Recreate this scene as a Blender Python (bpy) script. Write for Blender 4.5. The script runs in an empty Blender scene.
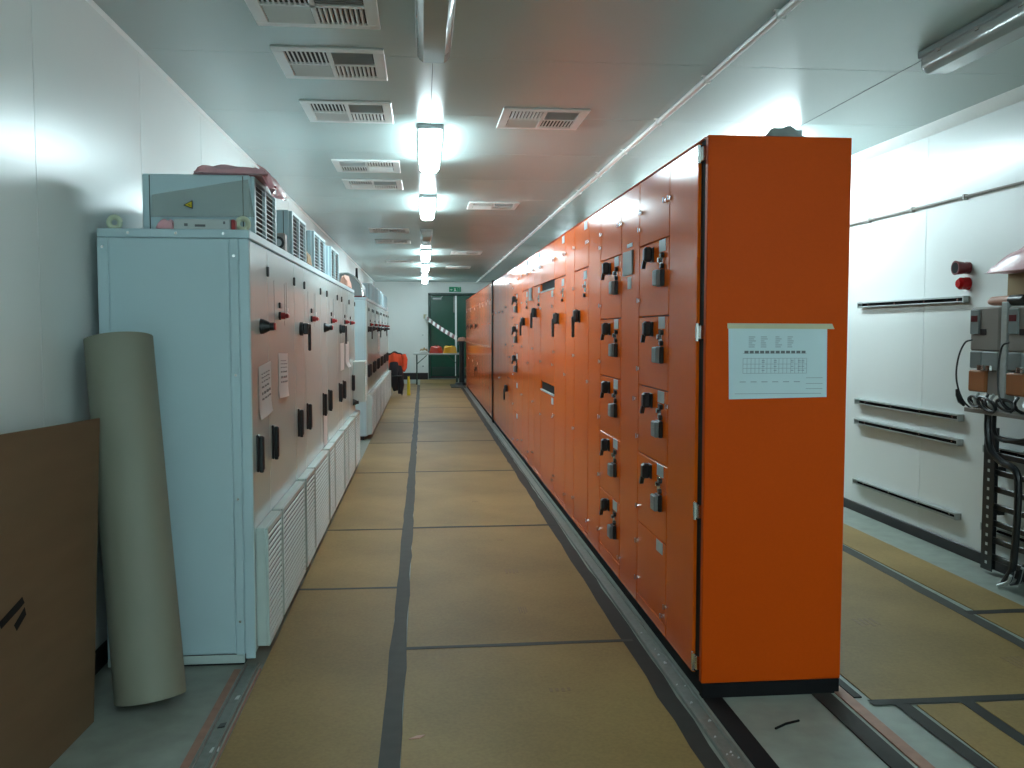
import bpy, bmesh, math, random
from mathutils import Vector, Matrix
random.seed(7)
scene = bpy.context.scene
COL = scene.collection

# ------------------------------------------------------------------ camera, world, exposure
ZC, XL, XR, YB, YF = 2.928, -1.4355, 3.563, 27.4, -1.30     # ceiling, walls
XC, XO = -0.7515, 1.117                                    # fronts of the grey and the orange cabinets
yaw, pitch, roll, FPX = 0.0981, 0.0600, 0.0004, 904.3
cam_data = bpy.data.cameras.new('camera')
cam = bpy.data.objects.new('camera', cam_data); COL.objects.link(cam)
F = Vector((math.sin(yaw)*math.cos(pitch), math.cos(yaw)*math.cos(pitch), -math.sin(pitch)))
R0 = Vector((math.cos(yaw), -math.sin(yaw), 0)); U0 = R0.cross(F)
R = math.cos(roll)*R0 + math.sin(roll)*U0; U = -math.sin(roll)*R0 + math.cos(roll)*U0
M = Matrix((R, U, -F)).transposed().to_4x4(); M.translation = (0, 0, 1.5)
cam.matrix_world = M
cam_data.sensor_width = 36; cam_data.lens = FPX/1024*36; cam_data.clip_start = .05
scene.camera = cam
world = bpy.data.worlds.new('world'); scene.world = world; world.use_nodes = True
world.node_tree.nodes['Background'].inputs[0].default_value = (.01, .012, .012, 1)
world.node_tree.nodes['Background'].inputs[1].default_value = 1.0
scene.view_settings.view_transform = 'Standard'; scene.view_settings.look = 'None'
scene.view_settings.gamma = 1; scene.view_settings.use_curve_mapping = False
scene.view_settings.exposure = 0.2
LAMP = 36.0                      # emission strength of a lit batten diffuser
LAMP_COL = (.79, 1.0, 1.06, 1)

# ------------------------------------------------------------------ materials
def _mat(name):
    m = bpy.data.materials.new(name); m.use_nodes = True
    nt = m.node_tree; b = nt.nodes['Principled BSDF']
    return m, nt, b
def mat(name, col, rough=.5, metal=0, spec=.5, var=.06, scale=6, bump=0, bscale=60, coat=0, trans=0, alpha=1, emit=0, vec=(1, 1, 1)):
    """painted or plain surface: colour with a little noise variation, optional fine relief"""
    m, nt, b = _mat(name); L = nt.links
    tc = nt.nodes.new('ShaderNodeTexCoord'); mp = nt.nodes.new('ShaderNodeMapping'); mp.inputs['Scale'].default_value = vec
    L.new(tc.outputs['Object'], mp.inputs[0])
    n = nt.nodes.new('ShaderNodeTexNoise'); n.inputs['Scale'].default_value = scale; n.inputs['Detail'].default_value = 4
    L.new(mp.outputs[0], n.inputs['Vector'])
    mx = nt.nodes.new('ShaderNodeMix'); mx.data_type = 'RGBA'
    mx.inputs[6].default_value = tuple(c*(1-var) for c in col[:3])+(1,); mx.inputs[7].default_value = tuple(min(1, c*(1+var)) for c in col[:3])+(1,)
    L.new(n.outputs[0], mx.inputs[0]); L.new(mx.outputs[2], b.inputs['Base Color'])
    b.inputs['Roughness'].default_value = rough; b.inputs['Metallic'].default_value = metal
    b.inputs['Specular IOR Level'].default_value = spec; b.inputs['Coat Weight'].default_value = coat
    b.inputs['Coat Roughness'].default_value = .08
    b.inputs['Transmission Weight'].default_value = trans; b.inputs['Alpha'].default_value = alpha
    if emit:
        b.inputs['Emission Color'].default_value = LAMP_COL; b.inputs['Emission Strength'].default_value = emit
    if bump:
        n2 = nt.nodes.new('ShaderNodeTexNoise'); n2.inputs['Scale'].default_value = bscale; n2.inputs['Detail'].default_value = 2
        L.new(mp.outputs[0], n2.inputs['Vector'])
        bp = nt.nodes.new('ShaderNodeBump'); bp.inputs['Strength'].default_value = bump; bp.inputs['Distance'].default_value = .002
        L.new(n2.outputs[0], bp.inputs['Height']); L.new(bp.outputs[0], b.inputs['Normal'])
    return m
MT = {}
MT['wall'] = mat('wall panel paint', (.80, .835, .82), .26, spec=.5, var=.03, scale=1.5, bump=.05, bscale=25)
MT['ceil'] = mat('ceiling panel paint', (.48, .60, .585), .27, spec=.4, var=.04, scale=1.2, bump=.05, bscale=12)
MT['seam'] = mat('dark seam', (.10, .11, .11), .8)
MT['trim'] = mat('white trim paint', (.88, .92, .90), .3)
MT['skirt'] = mat('black skirting vinyl', (.012, .011, .013), .45)
MT['floor'] = mat('grey green vinyl floor', (.27, .30, .262), .5, var=.3, scale=9, bump=.1, bscale=40)
MT['tape'] = mat('grey cloth tape', (.066, .064, .056), .6, spec=.2, var=.2, scale=14)
MT['tape_dark'] = mat('dark cloth tape', (.034, .033, .03), .6, spec=.2, var=.25, scale=14)
MT['alu'] = mat('scuffed aluminium', (.20, .22, .20), .42, metal=.4, var=.3, scale=30)
MT['chrome'] = mat('bright metal', (.8, .8, .78), .18, metal=1)
MT['galv'] = mat('galvanised steel', (.50, .54, .53), .42, metal=.25, var=.15, scale=30)
MT['orange'] = mat('orange door enamel', (.84, .135, .007), .15, spec=.11, var=.05, scale=3, bump=.035, bscale=9)
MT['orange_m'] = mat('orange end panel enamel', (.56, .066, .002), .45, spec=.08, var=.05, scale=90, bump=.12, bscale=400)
MT['orange_body'] = mat('shaded orange body', (.06, .014, .004), .6)  # carcass orange darkened so the door gaps read as shade
MT['black'] = mat('black paint', (.007, .007, .008), .75, spec=.2)
MT['plastic'] = mat('black plastic', (.016, .02, .022), .33)
MT['greyp'] = mat('grey plastic', (.24, .28, .28), .4)
MT['label'] = mat('engraved label', (.5, .55, .55), .4)
MT['teal'] = mat('light grey cabinet enamel', (.50, .66, .71), .36, spec=.4, var=.03, scale=3, bump=.1, bscale=300)
MT['door'] = mat('light grey door enamel', (.53, .61, .60), .16, spec=.6, var=.03, scale=3, bump=.05, bscale=10)
MT['louv'] = mat('louvre plastic', (.52, .62, .60), .4)
MT['lgap'] = mat('louvre shade', (.03, .038, .038), .8)
MT['red'] = mat('red handle plastic', (.33, .02, .022), .3)
MT['paper'] = mat('white paper', (.63, .65, .65), .7, var=.03)
MT['ink'] = mat('grey print', (.14, .15, .16), .8)
MT['inkl'] = mat('pale print', (.27, .33, .37), .8)
MT['inkr'] = mat('red brown print', (.22, .13, .12), .8)
MT['drawing'] = mat('blue white drawing paper', (.55, .68, .71), .7, var=.03)
MT['masking'] = mat('masking tape', (.50, .47, .30), .6, var=.1)
MT['yellow'] = mat('yellow print', (.65, .52, .02), .5)
MT['pink'] = mat('pink bubble film', (.97, .47, .52), .25, var=.2, scale=25, bump=.9, bscale=55, alpha=.93)
MT['film'] = mat('clear plastic film', (.52, .57, .52), .18, var=.2, scale=12, bump=.6, bscale=14, alpha=.26)
MT['card'] = mat('brown cardboard', (.155, .09, .045), .8, var=.16, scale=2.2, bump=.08, bscale=120, vec=(1, 1, 6))
MT['card_edge'] = mat('cardboard edge', (.19, .125, .065), .85)
MT['kraft'] = mat('kraft paper roll', (.23, .235, .18), .6, var=.06, scale=4, bump=.05, bscale=60)
MT['box'] = mat('tan carton', (.33, .23, .12), .8, var=.1)
MT['green'] = mat('green door enamel', (.006, .075, .045), .25, var=.1)
MT['greend'] = mat('dark green frame', (.006, .045, .032), .35)
MT['sign'] = mat('green exit sign', (.01, .30, .14), .4)
MT['white'] = mat('white plastic', (.78, .82, .80), .35)
MT['orangec'] = mat('hi vis orange cloth', (.62, .06, .012), .8, var=.2, scale=9)
MT['blackc'] = mat('black cloth', (.01, .01, .014), .85)
MT['yellowc'] = mat('yellow plastic sheet', (.85, .42, .015), .4, var=.2, scale=8)
MT['redc'] = mat('red plastic sheet', (.60, .04, .012), .4, var=.2, scale=8)
MT['silver'] = mat('crumpled film', (.5, .52, .5), .3, var=.3, scale=20)
MT['sred'] = mat('red lens', (.50, .008, .010), .18)
MT['sdred'] = mat('dark red horn', (.12, .006, .010), .3)
MT['vsd'] = mat('grey drive housing', (.30, .275, .25), .45)
MT['vsdo'] = mat('orange terminal cover', (.46, .17, .06), .45)
MT['foam'] = mat('pink foam', (.62, .33, .24), .6)
MT['pinkstrip'] = mat('reddish strip edge', (.33, .17, .12), .6, var=.3, scale=20)
MT['wood'] = mat('tan wood', (.4, .3, .16), .7)
MT['body'] = mat('batten body', (.30, .34, .34), .4)
MT['diff_off'] = mat('unlit prismatic diffuser', (.36, .40, .38), .12, spec=.6, var=.05, bump=.15, bscale=80)
MT['diff_on'] = mat('lit diffuser', (.8, .85, .82), .4, emit=LAMP)
# hardboard: speckled brown with blotches
def hardboard(name, col):
    m, nt, b = _mat(name); L = nt.links
    tc = nt.nodes.new('ShaderNodeTexCoord')
    n1 = nt.nodes.new('ShaderNodeTexNoise'); n1.inputs['Scale'].default_value = 1.3; n1.inputs['Detail'].default_value = 5
    n2 = nt.nodes.new('ShaderNodeTexNoise'); n2.inputs['Scale'].default_value = 70; n2.inputs['Detail'].default_value = 3
    L.new(tc.outputs['Object'], n1.inputs['Vector']); L.new(tc.outputs['Object'], n2.inputs['Vector'])
    r = nt.nodes.new('ShaderNodeValToRGB'); r.color_ramp.elements[0].position = .32; r.color_ramp.elements[1].position = .68
    r.color_ramp.elements[0].color = tuple(c*.80 for c in col)+(1,); r.color_ramp.elements[1].color = tuple(c*1.14 for c in col)+(1,)
    L.new(n1.outputs[0], r.inputs[0])
    mx = nt.nodes.new('ShaderNodeMix'); mx.data_type = 'RGBA'; mx.blend_type = 'MULTIPLY'; mx.inputs[0].default_value = .35
    L.new(r.outputs[0], mx.inputs[6]); L.new(n2.outputs[0], mx.inputs[7]); L.new(mx.outputs[2], b.inputs['Base Color'])
    b.inputs['Roughness'].default_value = .52; b.inputs['Specular IOR Level'].default_value = .2
    return m
MT['cream'] = mat('cream cast eye', (.62, .68, .50), .5)
MT['mark'] = mat('faded print on hardboard', (.25, .15, .062), .6, var=.3, scale=60)
MT['bundle'] = mat('grey wrapping', (.33, .36, .35), .5, var=.2, scale=20)
MT['hb'] = hardboard('hardboard sheet', (.38, .245, .092))
MT['hb2'] = hardboard('hardboard sheet b', (.36, .23, .087))

# ------------------------------------------------------------------ mesh helpers
W = {}                                # world base of every object made here
class MB:
    def __init__(s): s.v = []; s.f = []; s.m = []
    def add(s, vs, fs, mi=0):
        o = len(s.v); s.v += [tuple(v) for v in vs]; s.f += [tuple(i+o for i in f) for f in fs]; s.m += [mi]*len(fs); return s
    def box(s, x0, x1, y0, y1, z0, z1, mi=0):
        if x0 > x1: x0, x1 = x1, x0
        if y0 > y1: y0, y1 = y1, y0
        if z0 > z1: z0, z1 = z1, z0
        vs = [(x, y, z) for z in (z0, z1) for y in (y0, y1) for x in (x0, x1)]
        return s.add(vs, [(0, 2, 3, 1), (4, 5, 7, 6), (0, 1, 5, 4), (2, 6, 7, 3), (0, 4, 6, 2), (1, 3, 7, 5)], mi)
    def cbox(s, x0, x1, y0, y1, z0, z1, c=.004, mi=0):
        """box with chamfered edges"""
        if x0 > x1: x0, x1 = x1, x0
        if y0 > y1: y0, y1 = y1, y0
        if z0 > z1: z0, z1 = z1, z0
        bm = bmesh.new(); bmesh.ops.create_cube(bm, size=1)
        for v in bm.verts: v.co = Vector(((x0+x1)/2+v.co.x*(x1-x0), (y0+y1)/2+v.co.y*(y1-y0), (z0+z1)/2+v.co.z*(z1-z0)))
        c = min(c, .45*min(x1-x0, y1-y0, z1-z0))
        bmesh.ops.bevel(bm, geom=list(bm.edges), offset=c, segments=1, affect='EDGES')
        bm.verts.index_update()
        s.add([v.co for v in bm.verts], [[v.index for v in f.verts] for f in bm.faces], mi); bm.free(); return s
    def cyl(s, p, axis, r, h, n=12, r2=None, mi=0):
        a = Vector(axis).normalized(); t = Vector((0, 0, 1)) if abs(a.z) < .9 else Vector((1, 0, 0))
        u = a.cross(t).normalized(); w = a.cross(u); p = Vector(p); r2 = r if r2 is None else r2
        vs = [p+(u*math.cos(2*math.pi*i/n)+w*math.sin(2*math.pi*i/n))*r for i in range(n)]
        vs += [p+a*h+(u*math.cos(2*math.pi*i/n)+w*math.sin(2*math.pi*i/n))*r2 for i in range(n)]
        fs = [(i, (i+1) % n, n+(i+1) % n, n+i) for i in range(n)]+[tuple(range(n-1, -1, -1)), tuple(range(n, 2*n))]
        return s.add(vs, fs, mi)
    def tube(s, pts, r, n=8, mi=0):
        pts = [Vector(p) for p in pts]; rings = []
        up = Vector((0, 0, 1)); prev = None
        for i, p in enumerate(pts):
            d = (pts[min(i+1, len(pts)-1)]-pts[max(i-1, 0)]).normalized()
            u = d.cross(up) if prev is None else (prev-d*prev.dot(d))
            if u.length < 1e-4: u = d.cross(Vector((1, 0, 0)))
            u.normalize(); prev = u; w = d.cross(u)
            rr = r[i] if isinstance(r, (list, tuple)) else r
            rings += [p+(u*math.cos(2*math.pi*k/n)+w*math.sin(2*math.pi*k/n))*rr for k in range(n)]
        fs = []
        for i in range(len(pts)-1):
            for k in range(n):
                a, b = i*n+k, i*n+(k+1) % n; fs.append((a, b, b+n, a+n))
        fs += [tuple(range(n-1, -1, -1)), tuple(range((len(pts)-1)*n, len(pts)*n))]
        return s.add(rings, fs, mi)
    def prism(s, poly, d, mi=0):
        """poly: list of 3D points, d: extrusion vector"""
        n = len(poly); d = Vector(d); vs = [Vector(p) for p in poly]+[Vector(p)+d for p in poly]
        return s.add(vs, [tuple(range(n-1, -1, -1)), tuple(range(n, 2*n))]+[(i, (i+1) % n, n+(i+1) % n, n+i) for i in range(n)], mi)
    def grid(s, fn, nu, nv, mi=0, closed_u=False):
        o = [fn(i/nu, j/nv) for j in range(nv+1) for i in range(nu+1)]
        return s.add(o, [(j*(nu+1)+i, j*(nu+1)+i+1, (j+1)*(nu+1)+i+1, (j+1)*(nu+1)+i) for j in range(nv) for i in range(nu)], mi)
    def mesh(s, name, mats, origin=(0, 0, 0), ang=35):
        me = bpy.data.meshes.new(name)
        o = Vector(origin)
        me.from_pydata([Vector(v)-o for v in s.v], [], s.f)
        for m in (mats if isinstance(mats, (list, tuple)) else [mats]): me.materials.append(MT[m])
        if len(me.materials) > 1: me.polygons.foreach_set('material_index', s.m)
        me.polygons.foreach_set('use_smooth', [True]*len(me.polygons))
        bm = bmesh.new(); bm.from_mesh(me); bmesh.ops.recalc_face_normals(bm, faces=bm.faces); bm.to_mesh(me); bm.free()
        me.set_sharp_from_angle(angle=math.radians(ang)); me.update()
        return me
def put(o, wloc, parent):
    COL.objects.link(o); w = Vector(wloc); W[o] = w
    if parent is not None: o.parent = parent; o.location = w-W[parent]
    else: o.location = w
    return o
def part(name, mb, mats, parent=None, origin=None):
    if origin is None:
        xs, ys, zs = zip(*mb.v); origin = ((min(xs)+max(xs))/2, (min(ys)+max(ys))/2, min(zs))
    return put(bpy.data.objects.new(name, mb.mesh(name, mats, origin)), origin, parent)
def inst(name, me, wloc, parent=None, rz=0):
    o = put(bpy.data.objects.new(name, me), wloc, parent); o.rotation_euler.z = rz; return o
def tag(o, label, cat, group=None, kind=None):
    o['label'] = label; o['category'] = cat
    if group: o['group'] = group
    if kind: o['kind'] = kind
    return o
def thing(name, loc, label, cat, group=None):
    o = bpy.data.objects.new(name, None); o.empty_display_size = .1; put(o, loc, None); return tag(o, label, cat, group)
def struct(name, mb, mats, parent=None):
    o = part(name, mb, mats, parent); 
    if parent is None: o['kind'] = 'structure'
    return o
def pillow(cx, cy, z, hx, hy, h, seed=0, n=16, crumple=.25, rz=0, p=4):
    """filled bag: flat underneath, puffed on top with creases"""
    rnd = random.Random(seed); ph = [rnd.uniform(0, 6.3) for _ in range(8)]; fr = [rnd.uniform(2, 7) for _ in range(8)]
    c, s_ = math.cos(rz), math.sin(rz)
    def top(a, b):
        u, v = 2*a-1, 2*b-1
        e = max(0, (1-abs(u)**p)*(1-abs(v)**p))**.55
        k = sum(math.sin(fr[i]*u+fr[(i+3) % 8]*v*(1 if i % 2 else -1)+ph[i]) for i in range(6))/6
        x, y = hx*u*(1+.05*math.sin(fr[1]*v+ph[1])), hy*v*(1+.06*math.sin(fr[2]*u+ph[2]))
        return (cx+x*c-y*s_, cy+x*s_+y*c, z+.004+h*e*(1+crumple*k))
    def bot(a, b):
        x, y, _ = top(a, b); return (x, y, z)
    m = MB(); m.grid(top, n, n); m.grid(bot, n, n)
    return m
ORD = ['first', 'second', 'third', 'fourth', 'fifth', 'sixth', 'seventh', 'eighth', 'ninth', 'tenth', 'eleventh', 'twelfth', 'thirteenth', 'fourteenth']

# ================================================================== THE SETTING
fl = struct('floor', MB().box(XL-.1, XR+.1, YF-.1, YB+.1, -.1, 0), 'floor')
SE = [3.58+1.29*k for k in range(-8, 20)]
SE = [YF]+[y for y in SE if YF < y < YB]+[YB]
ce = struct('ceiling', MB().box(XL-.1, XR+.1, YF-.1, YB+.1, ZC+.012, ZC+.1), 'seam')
wl = struct('wall_left', MB().box(XL-.1, XL-.012, YF-.1, YB+.1, 0, ZC+.02), 'seam')
wr = struct('wall_right', MB().box(XR+.012, XR+.1, YF-.1, YB+.1, 0, ZC+.02), 'seam')
for y0, y1 in zip(SE[:-1], SE[1:]):
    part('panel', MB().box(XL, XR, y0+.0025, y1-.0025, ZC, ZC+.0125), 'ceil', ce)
    part('panel', MB().box(XL-.0125, XL, y0+.0025, y1-.0025, 0, ZC), 'wall', wl)
    part('panel', MB().box(XR, XR+.0125, y0+.0025, y1-.0025, 0, ZC), 'wall', wr)
DX0, DX1, DZ = .16, 1.86, 2.60
wb = MB(); wb.box(XL-.1, DX0, YB, YB+.1, 0, ZC+.02); wb.box(DX1, XR+.1, YB, YB+.1, 0, ZC+.02); wb.box(DX0, DX1, YB, YB+.1, DZ, ZC+.02)
struct('wall_back', wb, 'wall')
struct('wall_front', MB().box(XL-.1, XR+.1, YF-.1, YF, 0, ZC+.02), 'wall')  # unseen near wall, set close behind the viewer to bounce fill light
struct('baseboard_right', MB().cbox(XR-.016, XR, YF, YB, 0, .078, .004), 'skirt')
struct('baseboard_left', MB().cbox(XL, XL+.014, YF, YB, 0, .10, .004), 'skirt')
struct('baseboard_back', MB().cbox(XL, DX0-.01, YB-.014, YB, 0, .20, .004), 'skirt')
m = MB(); m.prism([(XR, YF, ZC), (XR-.065, YF, ZC), (XR-.060, YF, ZC-.012), (XR-.012, YF, ZC-.060), (XR, YF, ZC-.065)], (0, YB-YF, 0)); struct('trim_1', m, 'trim')
m = MB(); m.prism([(XL, YF, ZC), (XL+.016, YF, ZC), (XL, YF, ZC-.016)], (0, YB-YF, 0)); struct('trim_2', m, 'trim')
m = MB(); m.prism([(XL, YB, ZC), (XL, YB-.016, ZC), (XL, YB, ZC-.016)], (XR-XL, 0, 0)); struct('trim_3', m, 'trim')

# green double door in the back wall
d = bpy.data.objects.new('door_1', None); put(d, ((DX0+DX1)/2, YB, 0), None); d['kind'] = 'structure'
d['label'] = 'dark green double door in the far end wall'
m = MB(); m.cbox(DX0, DX0+.07, YB-.03, YB+.08, 0, DZ, .006); m.cbox(DX1-.07, DX1, YB-.03, YB+.08, 0, DZ, .006); m.cbox(DX0, DX1, YB-.03, YB+.08, DZ-.07, DZ, .006)
part('door_frame', m, 'greend', d)
XM = .995
for a, b in ((DX0+.075, XM-.004), (XM+.004, DX1-.075)):
    lf = part('leaf', MB().cbox(a, b, YB+.005, YB+.05, .10, DZ-.075, .004), 'green', d)
    part('kick_plate', MB().cbox(a+.03, b-.03, YB-.001, YB+.005, .13, .38, .001), 'greend', lf)
part('meeting_strip', MB().cbox(XM-.028, XM+.028, YB-.012, YB+.006, .1, DZ-.08, .003), 'trim', d)
part('flush_bolt', MB().cbox(XM-.075, XM-.035, YB-.012, YB+.006, 2.02, 2.50, .003), 'alu', d)
m = MB(); m.cbox(.30, .56, YB-.05, YB+.004, 2.40, 2.46, .006); m.prism([(.52, YB-.03, 2.455), (.60, YB-.03, 2.51), (.605, YB-.03, 2.50), (.53, YB-.03, 2.44)], (0, -.012, 0)); part('door_closer', m, 'label', d)
part('threshold', MB().cbox(DX0, DX1, YB-.10, YB+.06, 0, .03, .004), 'alu', d)

# ------------------------------------------------------------------ hardboard floor protection, tape
def sheet(x0, x1, y0, y1, label, alt=0, group='hardboard sheets over the floor', z=.005):
    o = part('hardboard_sheet', MB().cbox(x0, x1, y0, y1, .0002, z, .0015), 'hb2' if alt else 'hb')
    return tag(o, label, 'floor sheet', group)
RJ = [1.6, 4.19, 6.79, 9.50, 12.10, 14.72, 17.35, 20.0, 22.6, 25.2, 27.25]
LJ = [2.60, 5.22, 6.77, 9.48, 11.97, 14.6, 17.3, 19.9, 22.6, 25.2]
rsheets = []
for i, (a, b) in enumerate(zip(RJ[:-1], RJ[1:])):
    rsheets.append(sheet(-.085, 1.005, a+.004, b-.004, f'brown hardboard sheet, {ORD[i]} from the camera in the wide row of the main aisle', i % 2))
for i, (a, b) in enumerate(zip(LJ[:-1], LJ[1:])):
    sheet(-.715, -.155, a+.004, b-.004, f'brown hardboard sheet, {ORD[i]} from the camera in the narrow row beside the grey cabinets', (i+1) % 2)
sheet(-1.40, -.722, 20.15, 23.6, 'brown hardboard sheet under the orange jacket and chair', 0)
sheet(-1.40, -.722, 23.61, 27.3, 'brown hardboard sheet in the far left corner by the end wall', 1)
big = sheet(1.80, 2.855, 3.40, 8.6, 'large brown hardboard sheet on the right, behind the orange end panel', 1)
sheet(2.925, 3.235, 4.47, 7.1, 'narrow brown hardboard strip along the right wall, beyond the cross tape', 0)
sheet(2.90, 3.235, 1.5, 4.43, 'narrow brown hardboard strip in front of the wall drives', 1)
sheet(1.955, 2.145, 1.2, 3.355, 'narrow brown hardboard offcut between two tape lines at lower right', 0)
sheet(2.205, 2.84, 1.2, 3.355, 'brown hardboard piece in the lower right corner of the photo', 1)
# faint printed marks on the sheets
def mark(par, x, y, w=.10, h=.04, mi='mark', rz=.5):
    m = MB()
    for k in range(4):
        m.box(x+k*w/4, x+k*w/4+w/7, y-h/2*(1-.3*(k % 2)), y+h/2, .005, .0056)
    part('print_mark', m, mi, par)
mark(rsheets[0], .515, 3.64); mark(rsheets[1], .50, 5.50, .09, .10); mark(rsheets[1], .50, 4.72, .05, .12); mark(rsheets[1], .52, 6.35, .05, .05); mark(rsheets[2], .42, 7.8, .05, .07)
mark(big, 2.20, 4.35, .12, .12); mark(big, 2.62, 3.75, .10, .14)

def tape(pts, w, label, z=.0058, m_='tape', name='tape_strip', seed=1, t=.0007):
    (x0, y0), (x1, y1) = pts; rnd = random.Random(seed); dx, dy = x1-x0, y1-y0; L = math.hypot(dx, dy); nx, ny = -dy/L, dx/L
    n = max(3, int(L/.22)); m = MB(); a, b = [], []
    for i in range(n+1):
        k = i/n; ja, jb = rnd.uniform(-.006, .006), rnd.uniform(-.006, .006)
        a.append((x0+dx*k+nx*(w/2+ja), y0+dy*k+ny*(w/2+ja))); b.append((x0+dx*k-nx*(w/2+jb), y0+dy*k-ny*(w/2+jb)))
    vs = [(x, y, z) for x, y in a]+[(x, y, z) for x, y in b]+[(x, y, z-t) for x, y in a]+[(x, y, z-t) for x, y in b]
    fs = []; N = n+1
    for i in range(n):
        fs += [(i, i+1, N+i+1, N+i), (2*N+i, 3*N+i, 3*N+i+1, 2*N+i+1), (i, 2*N+i, 2*N+i+1, i+1), (N+i, N+i+1, 3*N+i+1, 3*N+i)]
    fs += [(0, N, 3*N, 2*N), (n, 2*N+n, 3*N+n, N+n)]
    m.add(vs, fs); return tag(part(name, m, m_), label, 'tape', 'tape over the sheet joints')
tape([(-.122, 2.4), (-.118, 24.5)], .074, 'long grey tape strip down the middle of the main aisle', seed=2)
for i, y in enumerate(RJ[1:-1]):
    tape([(-.085, y), (1.0, y+.01)], .040 if i else .036, f'cross tape over a joint in the wide aisle row, {ORD[i]} from the camera', .0066, seed=10+i, m_='tape_dark' if i % 2 else 'tape')
for i, y in enumerate(LJ[1:-1]):
    tape([(-.715, y), (-.155, y-.01)], .034, f'cross tape over a joint in the narrow aisle row, {ORD[i]} from the camera', .0066, seed=30+i, m_='tape_dark' if i % 2 else 'tape')
tape([(.985, 2.2), (1.0, 23.4)], .075, 'dark tape strip along the foot of the orange switchboard', .0062, 'tape_dark', seed=50)
tape([(2.79, 2.0), (2.895, 7.3)], .07, 'long grey tape strip on the right beside the wall', .0062, 'tape', seed=51)
tape([(1.78, 3.385), (2.80, 3.38)], .05, 'dark cross tape joining the sheets at lower right', .0066, 'tape_dark', seed=52)
tape([(2.86, 4.45), (3.24, 4.45)], .055, 'short dark cross tape in front of the wall drives', .0066, 'tape_dark', seed=53)
tape([(1.915, 1.4), (1.90, 3.37)], .06, 'dark tape line nearest the orange end panel at lower right', .0066, 'tape_dark', seed=54)
tape([(2.175, 1.4), (2.17, 3.36)], .055, 'dark tape line between two sheets in the lower right corner', .0072, 'tape_dark', seed=55)
# floor rails and dark cover strips of the cable trench
def channel(x0, x1, y0, y1, label, mt='alu'):
    m = MB(); m.cbox(x0, x1, y0, y1, .0003, .006, .001); m.cbox(x0, x0+.012, y0, y1, .006, .016, .002); m.cbox(x1-.012, x1, y0, y1, .006, .016, .002)
    return tag(part('floor_channel', m, mt), label, 'floor channel')
channel(1.036, 1.106, 1.2, 23.6, 'aluminium floor channel running along the orange switchboard')
channel(-.80, -.735, 1.2, 4.05, 'aluminium floor channel at lower left in front of the grey cabinet')
for x0, x1, y1, lab, mt in ((1.125, 1.205, 3.50, 'black floor strip in front of the end panel, next to the aluminium channel', 'black'), (1.585, 1.665, 3.50, 'black floor strip in front of the right edge of the end panel', 'tape_dark'),
                        (1.685, 1.735, 3.9, 'reddish floor strip running past the right edge of the orange end panel', 'pinkstrip'), (-.726, -.718, 4.0, 'thin reddish strip between channel and hardboard at lower left', 'pinkstrip'), (-.835, -.803, 4.0, 'reddish strip on the wall side of the lower left channel', 'pinkstrip')):
    tag(part('floor_strip', MB().cbox(x0, x1, 1.2, y1, .0003, .007, .001), mt), lab, 'floor strip')
tag(part('floor_strip', MB().cbox(1.74, 1.775, 3.45, 8, .0003, .006, .001), 'tape_dark'), 'dark strip between the orange switchboard and the large right sheet', 'floor strip')
m = MB(); m.tube([(1.31, 3.20, .005), (1.365, 3.235, .006), (1.425, 3.255, .007)], .0045, 6); tag(part('wire_offcut', m, 'black'), 'short black wire offcut on the bare floor below the end panel', 'wire')
for k in range(14):
    y = random.uniform(2.9, 4.6); x = 1.05+random.random()*.04; s = random.uniform(.004, .009)
    m = MB(); m.prism([(x, y, .0065), (x+s*1.6, y+.4*s, .0065), (x+1.1*s, y+1.8*s, .0065)], (0, 0, .004))
    tag(part('paper_scrap', m, 'paper'), 'tiny white scrap lying in the channel along the orange switchboard', 'scrap', 'scraps in the right channel')
for k, (x, y, mt, lab) in enumerate(((-.765, 3.66, 'paper', 'white scrap in the lower left floor channel'), (-.775, 3.40, 'plastic', 'black scrap in the lower left floor channel'), (-.76, 3.2, 'paper', 'pale scrap in the lower left channel near the photo edge'))):
    m = MB(); m.prism([(x, y, .0065), (x+.03, y+.01, .0065), (x+.026, y+.045, .0065), (x+.004, y+.035, .0065)], (0, 0, .004)); tag(part('paper_scrap', m, mt), lab, 'scrap')
m = MB(); m.prism([(-.06, 3.24, .0055), (-.02, 3.245, .0055), (.0, 3.27, .0055), (-.03, 3.265, .0055)], (0, 0, .003)); tag(part('paper_scrap', m, 'foam'), 'small pinkish scrap on the hardboard beside the middle tape', 'scrap')

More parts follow.
